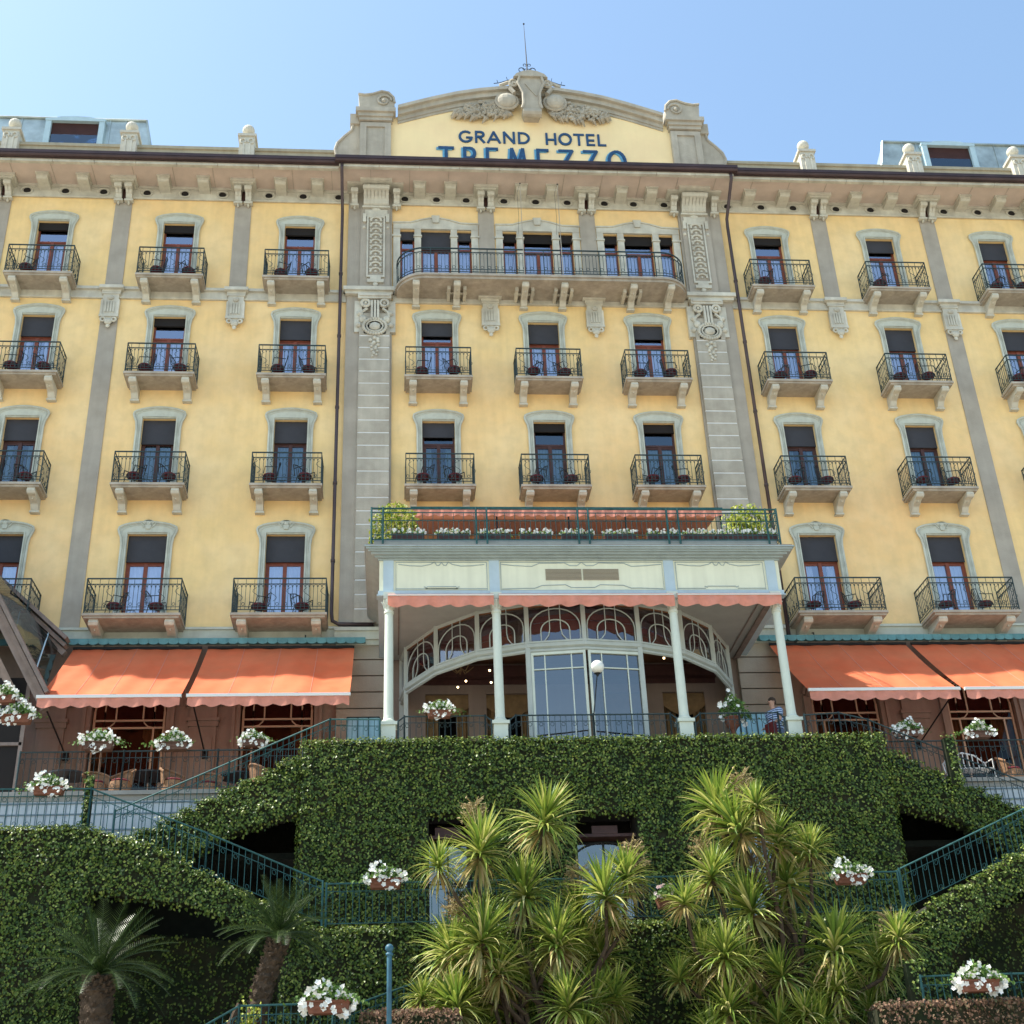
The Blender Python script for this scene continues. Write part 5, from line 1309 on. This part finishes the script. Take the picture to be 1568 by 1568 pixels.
# old stump with shoots
rr=random.Random(4); r=empty('pruned_shrub',(-7.7,-9.0,-14.6),'gnarled pruned stump with fresh shoots beside the smaller cycad','shrub')
b=MB(); b.tube([(0,0,0),(.05,0,.5),(-.05,0,.9),(.08,0,1.25)],[.13,.10,.09,.05],7); b.tube([(0,0,.7),(.2,0,1.0)],[.06,.03],6); b.build('trunk',M['trunk'],r)
b=MB()
for k in range(300): 
    c=rr.choice([(.2,.9),(-.15,.5),(.1,.3),(.3,1.1)]); leaf(b,Vector((c[0]+rr.gauss(0,.12),rr.gauss(0,.12),c[1]+rr.gauss(0,.12))),Vector((rr.gauss(0,1),-1,rr.gauss(.5,.6))),.07,rr)
b.build('foliage',M['shrub'],r)
# ------------------------------------------------------------------ flower troughs
def trough_meshes(seed,w=.36,pink=False,n=60,big=1.0):
    rr=random.Random(seed); p=MB(); h=.19
    p.prism([(-w,0),(w,0),(w*1.12,h),(-w*1.12,h)],'y',-.14,.14); p.box(-w*1.16,w*1.16,-.17,.17,h,h+.04); p.box(-w*.8,w*.8,-.155,-.14,.08,.14)
    l=MB(); f=MB(); sk_=rr.uniform(-.4,.4); n=int(n*rr.uniform(.75,1.25))
    for k in range(480):
        x=rr.gauss(sk_*w,w*.75); q=1-min(1,abs(x)/(w*2)); c=Vector((x,rr.gauss(-.03,.13),h+.08+rr.random()*.34*q*big-.1*abs(x)))
        leaf(l,c,Vector((rr.gauss(0,.7),rr.gauss(-.6,.6),rr.gauss(.6,.5))),.085*rr.uniform(.6,1.2),rr)
    for k in range(n):
        x=rr.uniform(-w*1.45,w*1.45); q=1-min(1,(abs(x)/(w*1.7))**2); c=Vector((x,rr.uniform(-.26,.05),h+.02+rr.uniform(-.24,.40*big)*max(.25,q)+.10*math.sin(x*7+seed)))
        nn=Vector((rr.gauss(0,.5),-1,rr.gauss(.1,.5))).normalized(); t=nn.orthogonal().normalized(); w2=nn.cross(t); o=len(f.v); s=.060*rr.uniform(.8,1.25)
        f.v.append(tuple(c+nn*-.012)); 
        for j in range(10):
            a=math.pi*j/5; q_=s*(1.0 if j%2 else .72); f.v.append(tuple(c+(t*math.cos(a)+w2*math.sin(a))*q_+nn*.012))
        for j in range(10): f.f.append((o,o+1+j,o+1+(j+1)%10)); f.m.append(0)
    return p.mesh('pot',M['terracotta']), l.mesh('foliage',M['potleaf']), f.mesh('blossoms',M['pink_petal'] if pink else M['petal']), p.mesh('pot',M['shadepot'])
tm=[trough_meshes(i,n=78) for i in range(6)]; tmp_=trough_meshes(9,.26,True,34)
def trough(x,y,z,label,k,sc=1.0,tmx=None):
    sc*=(.88 if z<-10 else .74); z+=(.06 if z<-10 else .10); r=empty('flower_trough',(x,y,z),label,'flower trough','flower troughs on the railings'); r.scale=(sc,)*3
    q=tmx or tm[(k+int(abs(x)*3))%6]
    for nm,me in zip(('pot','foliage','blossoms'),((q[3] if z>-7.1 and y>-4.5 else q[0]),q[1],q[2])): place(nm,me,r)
    return r
trough(-11.78,-4.1,-6.98,'white flowers in a trough on the left terrace railing, leftmost of the three there',0,1.15)
trough(-10.03,-4.1,-7.0,'white flowers in a trough on the left terrace railing, middle of the three there',1,1.1)
trough(-8.16,-4.1,-6.92,'white flowers in a trough on the left terrace railing next to the rising stair rail',2,.9)
trough(-12.17,-6.5,-8.76,'white flowers in a terracotta trough on the railing above the left ivy corner',3,1.05)
trough(-3.74,-4.8,-6.5,'white flowers in a terracotta box on the porch railing, left bay',0,.95)
trough(7.95,-4.1,-6.9,'white flowers in a trough on the right terrace railing, nearer the porch',1,1.0)
trough(9.8,-4.1,-6.95,'white flowers in a trough on the right terrace railing under the far awning',2,1.0)
trough(12.3,-4.1,-6.9,'white flowers in a trough on the right terrace railing at the photo edge',3,1.0)
trough(-4.99,-6.62,-10.86,'white flowers in a terracotta box on the landing railing left of the cordylines',1,.95)
trough(5.04,-6.62,-10.98,'white flowers in a box on the landing railing right of the cordylines',0,.95)
trough(1.0,-6.62,-11.4,'pale pink flowers on the landing between the two cordylines',0,.95,tmp_)
trough(6.27,-9.3,-13.64,'white flowers in a terracotta trough at the bottom right corner',2,1.05)
trough(-5.99,-9.3,-13.68,'white flowers in a terracotta trough at the bottom left of the blue post',3,1.1)
trough(-13.75,-5.5,-6.3,'white flowers at the left edge, upper of the two by the gabled canopy',1,1.0)
trough(-13.35,-5.5,-6.78,'white flowers at the left edge, lower of the two by the gabled canopy',2,1.1)
# pedestal urn
r=empty('flower_urn',(3.52,-4.25,-7.3),'white flowers standing tall in an urn on a pedestal by the right porch column','flower urn')
b=MB(); b.lathe([(.14,0),(.14,.08),(.07,.16),(.06,.65),(.09,.72),(.17,.8),(.21,.98),(.23,1.0)],(0,0,0),14); b.build('pot',M['terracotta'],r,True)
for nm,me in zip(('foliage','blossoms'),trough_meshes(22,.24,False,40,1.8)[1:3]): place(nm,me,r,(0,0,.78))
# roof terrace window boxes
def box_meshes(seed):
    rr=random.Random(seed); p=MB(); p.box(-.42,.42,-.12,.12,0,.2)
    l=MB(); f=MB()
    for k in range(150): leaf(l,Vector((rr.uniform(-.44,.44),rr.gauss(0,.07),.2+rr.random()*.13)),Vector((rr.gauss(0,.6),-1,rr.gauss(.4,.5))),.07*rr.uniform(.7,1.2),rr)
    for k in range(46):
        c=Vector((rr.uniform(-.46,.46),rr.uniform(-.16,.05),.22+rr.uniform(0,.12))); o=len(f.v); s=.036
        f.v.append(tuple(c));
        for j in range(6): a=math.pi*j/3; f.v.append((c.x+s*math.cos(a),c.y-.01,c.z+s*math.sin(a)))
        for j in range(6): f.f.append((o,o+1+(j+1)%6,o+1+j)); f.m.append(0)
    return p.mesh('pot',M['wood_dark']), l.mesh('foliage',M['potleaf']), f.mesh('blossoms',M['petal'])
bm_=[box_meshes(i) for i in range(3)]
for i,x in enumerate((-4.46,-3.3,-2.2,-1.11,.0,1.15,2.3,3.28,4.15,4.98)):
    r=empty('window_box',(x,-4.02,-1.30),('white flower box on the porch roof edge, number %s from the left'%('one two three four five six seven eight nine ten'.split()[i])),'window box','flower boxes behind the porch roof railing')
    for nm,me in zip(('pot','foliage','blossoms'),bm_[i%3]): place(nm,me,r)
for x,lb_,sd in ((-4.85,'yellow green bamboo like shrub at the left end of the porch roof',1),(4.75,'yellow green bamboo like shrub at the right end of the porch roof',2)):
    rr=random.Random(sd); r=empty('potted_shrub',(x,-3.6,-1.74),lb_,'shrub')
    b=MB(); b.lathe([(.2,0),(.27,.3),(.28,.34)],(0,0,0),12); b.build('pot',M['terracotta'],r)
    b=MB()
    for k in range(14): a=rr.uniform(0,6.28); b.tube([(0,0,.3),(.2*math.cos(a),.2*math.sin(a),.8),(.42*math.cos(a),.3*math.sin(a),rr.uniform(1.1,1.55))],.012,4)
    b.build('stem',M['trunk'],r)
    b=MB()
    for k in range(1900):
        a=rr.uniform(0,6.28); q=rr.random()**.5; zz=rr.uniform(.2,1.86); c=Vector((.66*q*math.cos(a),.5*q*math.sin(a),zz-.35*q*q+.1*mnoise.noise(Vector((a*2,zz*3,sd)))))
        if mnoise.noise(c*3)<-.28: continue
        leaf(b,c,Vector((rr.gauss(0,.8),rr.gauss(-.5,.7),rr.gauss(.5,.5))),.11*rr.uniform(.6,1.2),rr)
    b.build('foliage',M['shrub'],r)
# ------------------------------------------------------------------ lamp, post, glass boards
r=empty('globe_lamp',(-.02,-4.8,-6.3),'white globe lamp on a thin leaning pole in front of the porch door','lamp')
b=MB(); b.tube([(0,0,-.1),(.14,-.1,.9)],.016,6); b.lathe([(.02,.0),(.05,.05),(.085,.07)],(.15,-.11,.88),10); b.build('pole',M['black_iron'],r)
b=MB(); b.sphere((.16,-.115,1.12),.165,20,14); b.build('globe',M['globe'],r,True)
b=MB(); b.lathe([(.02,-1.9),(.042,-1.9),(.042,.0),(.03,.03)],(0,0,0),14); b.sphere((0,0,.07),.07,14,10); b.lathe([(.06,-.05),(.06,-.01)],(0,0,0),14)
o=b.build('post',M['bluepost'],None,True); o.location=(-4.88,-12,-13.05); tag(o,'slim blue post with a ball top at the bottom centre left','post')
for x0,x1,lb_ in ((-6.05,-5.2,'sky blue glazed board behind the stair rail left of the porch'),(4.3,5.25,'sky blue glazed board beside the man in the striped shirt')):
    r=empty('glazed_board',((x0+x1)/2,-1.5,-6.5),lb_,'notice board'); w_=(x1-x0)/2
    b=MB(); b.box(-w_,w_,0,.05,0,1.3); b.build('board',M['bluepane'],r)
    b=MB()
    for x in (-w_,-w_*.33,w_*.33,w_): b.bar((x,-.02,-.8),(x,-.02,1.3),.02)
    for z in (0,.65,1.3): b.bar((-w_,-.02,z),(w_,-.02,z),.02)
    b.build('frame',M['iron'],r)
# ------------------------------------------------------------------ gabled canopy at the left edge
r=empty('gabled_canopy',(-14.5,-2.3,-7.85),'brown gabled wooden canopy with glass side panes at the left edge of the facade','canopy')
ox,oy,oz=-14.5,-2.3,-7.85
def gp_(mb,nm,m): 
    o=mb.build(nm,m,r); o.location=(-ox,-oy,-oz); return o
A0,A1=(-13.72,-2.66),(-17.9,1.15); B0,B1=(-13.45,-5.05),(-16.6,.35)
def rake(b,p,q,y0,y1,t):
    (xa,za),(xb,zb)=p,q; L=math.hypot(xb-xa,zb-za); nx,nz=-(zb-za)/L,(xb-xa)/L
    if nz<0: nx,nz=-nx,-nz
    b.prism([(xa,za),(xb,zb),(xb+nx*t,zb+nz*t),(xa+nx*t,za+nz*t)],'y',y0,y1)
b=MB(); rake(b,(A0[0]-.1,A0[1]-.35),(A1[0]-.1,A1[1]-.35),-.62,-.45,.16); rake(b,(A0[0]-.05,A0[1]-.15),(A1[0]-.05,A1[1]-.15),-.75,-.45,.10); rake(b,A0,A1,-.9,-.45,.10)
gp_(b,'rear_bargeboard',M['gablewood'])
b=MB(); Yb=-2.9; rake(b,(B0[0]-.1,B0[1]-.38),(B1[0]-.1,B1[1]-.38),Yb,Yb+.2,.18); rake(b,(B0[0]-.05,B0[1]-.16),(B1[0]-.05,B1[1]-.16),Yb-.12,Yb+.2,.10); rake(b,B0,B1,Yb-.25,Yb+.2,.10)
gp_(b,'front_bargeboard',M['gablewood'])
b=MB(); b.add([(A0[0]-.2,-.7,A0[1]-.2),(A1[0]-.2,-.7,A1[1]-.2),(B1[0]-.1,Yb,B1[1]-.1),(B0[0]-.1,Yb,B0[1]-.1)],[(0,1,2,3)]); gp_(b,'glass_pane',glass('canopy_glass',.12,(.35,.42,.42)))
b=MB()
for t in (.12,.32,.55,.8):
    a=Vector((A0[0]+(A1[0]-A0[0])*t,-.72,A0[1]+(A1[1]-A0[1])*t-.2)); c=Vector((B0[0]+(B1[0]-B0[0])*t,Yb,B0[1]+(B1[1]-B0[1])*t-.1)); b.bar(a,c,.022)
gp_(b,'glazing_bar',M['frame_blue'])
b=MB(); b.add([(B0[0]-.5,Yb+.1,B0[1]-.3),(B1[0]-.5,Yb+.1,B1[1]-.3),(B1[0]-2,-.5,B1[1]-.8),(B0[0]-1.2,-.5,B0[1]+.2)],[(0,1,2,3)]); gp_(b,'boarded_ceiling',M['gablewood'])
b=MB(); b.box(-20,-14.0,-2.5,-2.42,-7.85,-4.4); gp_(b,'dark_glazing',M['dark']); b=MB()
for x in (-14.02,-14.9,-15.8): b.box(x-.05,x+.05,-2.56,-2.5,-7.85,-4.5)
b.box(-20,-14.0,-2.56,-2.5,-6.2,-6.12); gp_(b,'post',M['gablewood'])
# ------------------------------------------------------------------ terrace furniture
def armchair_meshes():
    s=MB(); s.lathe([(.24,.0),(.27,.30),(.26,.42),(.2,.43)],(0,0,0),14)
    bk=MB(); n=12; vs=[]
    for i in range(n+1):
        a=math.pi*(.0+1.0*i/n); vs+=[(.29*math.cos(a),.29*math.sin(a),.35),(.33*math.cos(a),.33*math.sin(a),.62+.2*math.sin(a))]
    bk.add(vs,[(2*j,2*j+1,2*j+3,2*j+2) for j in range(n)]); bk.tube([vs[2*j+1] for j in range(n+1)],.03,6)
    c=MB(); c.sphere((0,0,.46),.22,12,6,1,1,.3)
    return s.mesh('seat',M['wicker']),bk.mesh('backrest',M['wicker']),c.mesh('cushion',M['cushion'])
wa=armchair_meshes()
def tub(x,y,z,rz,label):
    r=empty('wicker_chair',(x,y,z),label,'chair','wicker chairs on the side terraces',rz)
    for nm,me in zip(('seat','backrest','cushion'),wa): place(nm,me,r)
def rtable(x,y,z,label):
    r=empty('round_table',(x,y,z),label,'table','round tables on the side terraces')
    b=MB(); b.lathe([(.02,.72),(.5,.72),(.5,.76),(.02,.76)],(0,0,0),24); b.build('tabletop',M['table'],r)
    b=MB(); b.lathe([(.22,0),(.22,.03),(.035,.06),(.035,.72)],(0,0,0),12); b.build('leg',M['black_iron'],r)
rtable(-12.7,-2.9,-7.85,'dark round table at the far left of the left terrace'); rtable(-10.75,-2.8,-7.85,'dark round table under the left awnings beside the tan wicker chairs'); rtable(-8.6,-2.6,-7.85,'dark round table on the left terrace nearest the stair')
for x,y,rz,lb_ in ((-11.95,-3.2,.4,'tan wicker chair between the two left dark round tables'),(-11.35,-3.3,-.6,'tan wicker chair with a dark red cushion left of the middle table'),(-10.1,-3.3,.9,'tan wicker chair right of the middle dark table'),(-9.3,-3.0,.2,'wicker chair behind the rising stair rail on the left terrace'),(-8.0,-3.2,2,'wicker chair at the stair end of the left terrace'),(10.9,-3.2,.8,'wicker chair with red cushion at the far right terrace'),(8.4,-2.6,.3,'wicker chair on the right terrace nearest the porch')): tub(x,y,-7.85,rz,lb_)
r=empty('garden_bench',(9.75,-3.3,-7.85),'white slatted metal chair with curved back on the right terrace','bench')
b=MB()
for i in range(9): x=-.5+.125*i; b.tube([(x,.2,.42),(x,.26,.7),(x*.96,.24,.95-.25*(x*x)*1.6)],.014,4)
b.tube([(-.55,.2,.42),(-.56,.26,.68),(-.3,.26,.90),(0,.26,.97),(.3,.26,.90),(.56,.26,.68),(.55,.2,.42)],.02,5)
for s in (-1,1): b.tube([(s*.55,.22,.68),(s*.56,-.2,.66),(s*.55,-.22,0)],.02,5); b.bar((s*.52,.2,.42),(s*.52,.22,0),.02)
b.build('frame',M['white_bar'],r); b=MB()
for k in range(6): b.box(-.54,.54,-.22+.075*k,-.17+.075*k,.41,.43)
b.build('seat',M['white_bar'],r)
# balcony chairs
def bch():
    c=MB(); c.sphere((0,0,.46),.215,12,6,1,1,.42)
    f=MB()
    for sx in (-1,1):
        for sy in (-1,1): f.tube([(sx*.16,sy*.16,.42),(sx*.21,sy*.21,0)],.013,4)
        f.tube([(sx*.22,-.2,.44),(sx*.25,-.16,.66),(sx*.25,.2,.68)],.014,4)
    f.tube([(-.21,.2,.44),(-.22,.27,.86),(0,.31,.94),(.22,.27,.86),(.21,.2,.44)],.015,4)
    for x in (-.1,0,.1): f.bar((x,.2,.45),(x,.29,.92),.009)
    f.tube([(.2*math.cos(a),.2*math.sin(a),.42) for a in [math.pi*k/6 for k in range(12)]],.016,4,close=True)
    return c.mesh('cushion',M['cushion']),f.mesh('frame',M['black_iron'])
bc=bch()
rown={'A':'top row','B':'second row down','C':'third row down','D':'lowest row'}
coln={-16.05:'far left',-11.98:'left wing outer',-8.0:'left wing inner',-3.47:'centre left',0:'middle',3.47:'centre right',8.0:'right wing inner',11.98:'right wing outer',16.05:'far right'}
rr=random.Random(77)
for cx,rw,z in balcs:
    if abs(cx)>17: continue
    for s,sn in ((-1,'left'),(1,'right')):
        if rw=='A' and rr.random()<.12: continue
        D=rw=='D'
        r=empty('balcony_chair',(cx+s*(.50 if not D else .58)+rr.uniform(-.05,.05),-.42-(.12 if D else 0)+rr.uniform(-.04,.04),z),'red cushioned chair, %s one on the %s balcony, %s'%(sn,coln[cx],rown[rw]),'chair','chairs on the room balconies',s*1.1+rr.uniform(-.4,.4)+3.14*0)
        place('cushion',bc[0],r); place('frame',bc[1],r)
# ------------------------------------------------------------------ the man on the terrace
def skin(name,verts,edges,radii,m,parent,levels=2):
    me=bpy.data.meshes.new(name); me.from_pydata(verts,edges,[]); me.materials.append(m)
    o=bpy.data.objects.new(name,me); COL.objects.link(o); o.parent=parent
    md=o.modifiers.new('skin','SKIN'); md.use_smooth_shade=True
    for i,v in enumerate(me.skin_vertices[0].data): v.radius=radii[i] if isinstance(radii[i],tuple) else (radii[i],radii[i]); v.use_root=(i==0)
    sb=o.modifiers.new('sub','SUBSURF'); sb.levels=levels; sb.render_levels=levels
    return o
pr=empty('person',(4.82,-3.55,-7.3),'man in a blue striped shirt and grey shorts walking left past the right porch column','person',None,R(-62))
# local frame: facing -y before rotation; joint list
J=dict(pel=(0,0,.93),sp=(0,.0,1.12),ch=(0,-.02,1.33),nk=(0,-.03,1.47),hd0=(0,-.05,1.55),
 shl=(.17,-.02,1.40),ell=(.23,-.05,1.13),wrl=(.19,-.25,1.03),shr=(-.17,-.02,1.40),elr=(-.23,.02,1.13),wrr=(-.18,-.20,.98),
 hpl=(.09,0,.88),knl=(.10,-.12,.50),anl=(.10,.02,.09),tol=(.10,-.14,.03),hpr=(-.09,0,.88),knr=(-.10,.02,.49),anr=(-.10,.16,.10),tor=(-.10,.03,.03))
V=[];Rr=[];E_=[];ix={}
rad=dict(pel=(.15,.11),sp=(.14,.105),ch=(.165,.11),nk=(.06,.06),hd0=(.055,.06),shl=.06,ell=.045,wrl=.03,shr=.06,elr=.045,wrr=.03,hpl=.09,knl=.058,anl=.04,tol=.035,hpr=.09,knr=.058,anr=.04,tor=.035)
for k in J: ix[k]=len(V); V.append(J[k]); Rr.append(rad[k])
for a,c in (('pel','sp'),('sp','ch'),('ch','nk'),('nk','hd0'),('ch','shl'),('shl','ell'),('ell','wrl'),('ch','shr'),('shr','elr'),('elr','wrr'),('pel','hpl'),('hpl','knl'),('knl','anl'),('anl','tol'),('pel','hpr'),('hpr','knr'),('knr','anr'),('anr','tor')): E_.append((ix[a],ix[c]))
def vadd(p,r,par):
    V.append(p); Rr.append(r); E_.append((par,len(V)-1)); return len(V)-1
hd=vadd((0,-.06,1.63),(.082,.095),ix['hd0']); hd2=vadd((0,-.055,1.70),(.07,.085),hd)
for sd_,wk in ((1,'wrl'),(-1,'wrr')):
    w0=J[wk]; pm=vadd((w0[0],w0[1]-.06,w0[2]-.02),(.036,.018),ix[wk])
    for k in range(4):
        ff=vadd((w0[0]-.027+.018*k,w0[1]-.115-(.008 if k in(1,2) else 0),w0[2]-.035),.0085,pm); vadd((w0[0]-.027+.018*k,w0[1]-.135,w0[2]-.065),.0075,ff)
    th=vadd((w0[0]-sd_*.035,w0[1]-.07,w0[2]+.005),.010,pm); vadd((w0[0]-sd_*.045,w0[1]-.105,w0[2]-.01),.0085,th)
skin('body',V,E_,Rr,M['skin'],pr)
skin('shirt',[(0,0,.86),(0,0,1.08),(0,-.02,1.26),(0,-.02,1.40),(.18,-.02,1.385),(.235,-.04,1.20),(-.18,-.02,1.385),(-.235,.0,1.20)],[(0,1),(1,2),(2,3),(3,4),(4,5),(3,6),(6,7)],[(.235,.21),(.24,.23),(.235,.20),(.18,.13),(.11,.11),(.10,.10),(.11,.11),(.10,.10)],M['shirt'],pr)
skin('shorts',[(0,0,.95),(0,0,.87),(.10,-.02,.80),(.11,-.10,.56),(-.10,0,.80),(-.11,.02,.56)],[(0,1),(1,2),(2,3),(1,4),(4,5)],[(.20,.17),(.20,.17),.13,.12,.13,.12],M['shorts'],pr)
b=MB(); b.sphere((0,-.03,1.72),.098,14,8,.92,1.05,.72); b.sphere((0,.015,1.66),.085,12,8,.95,.8,1.0); b.build('hair',M['hair'],pr,True)
b=MB()
b.add([(0,-.17,1.655),(-.016,-.145,1.635),(.016,-.145,1.635),(0,-.14,1.685),(0,-.145,1.63)],[(0,1,3),(0,3,2),(0,2,4),(0,4,1)]); b.sphere((.084,-.05,1.645),.024,6,5,.5,.8,1.2); b.sphere((-.084,-.05,1.645),.024,6,5,.5,.8,1.2)
b.build('face_features',M['skin'],pr)
b=MB(); 
for s in (-1,1): b.sphere((s*.032,-.142,1.668),.010,6,4)
b.box(-.022,.022,-.150,-.140,1.608,1.613); b.build('eyes_and_mouth',M['hair'],pr)
b=MB()
for k,(x,y,z) in (('l',(.10,-.06,.04)),('r',(-.10,.10,.05))): b.sphere((x,y,z),.075,10,6,.62,1.75,.6)
b.build('shoes',M['shoe'],pr,True)
bg_=MB(); bg_.box(-.16,.16,-.05,.05,-.34,0); bg_.tube([(-.1,0,0),(-.06,0,.09),(.06,0,.09),(.1,0,0)],.01,4)
o=bg_.build('carried_bag',M['redbag']); q=Matrix.Rotation(R(-62),4,'Z')@Vector((.19,-.38,0)); o.location=(4.82+q.x,-3.55+q.y,-7.3+.98); o.rotation_euler=(0,0,R(-62)); tag(o,'dark red bag held by the man in the striped shirt','bag')
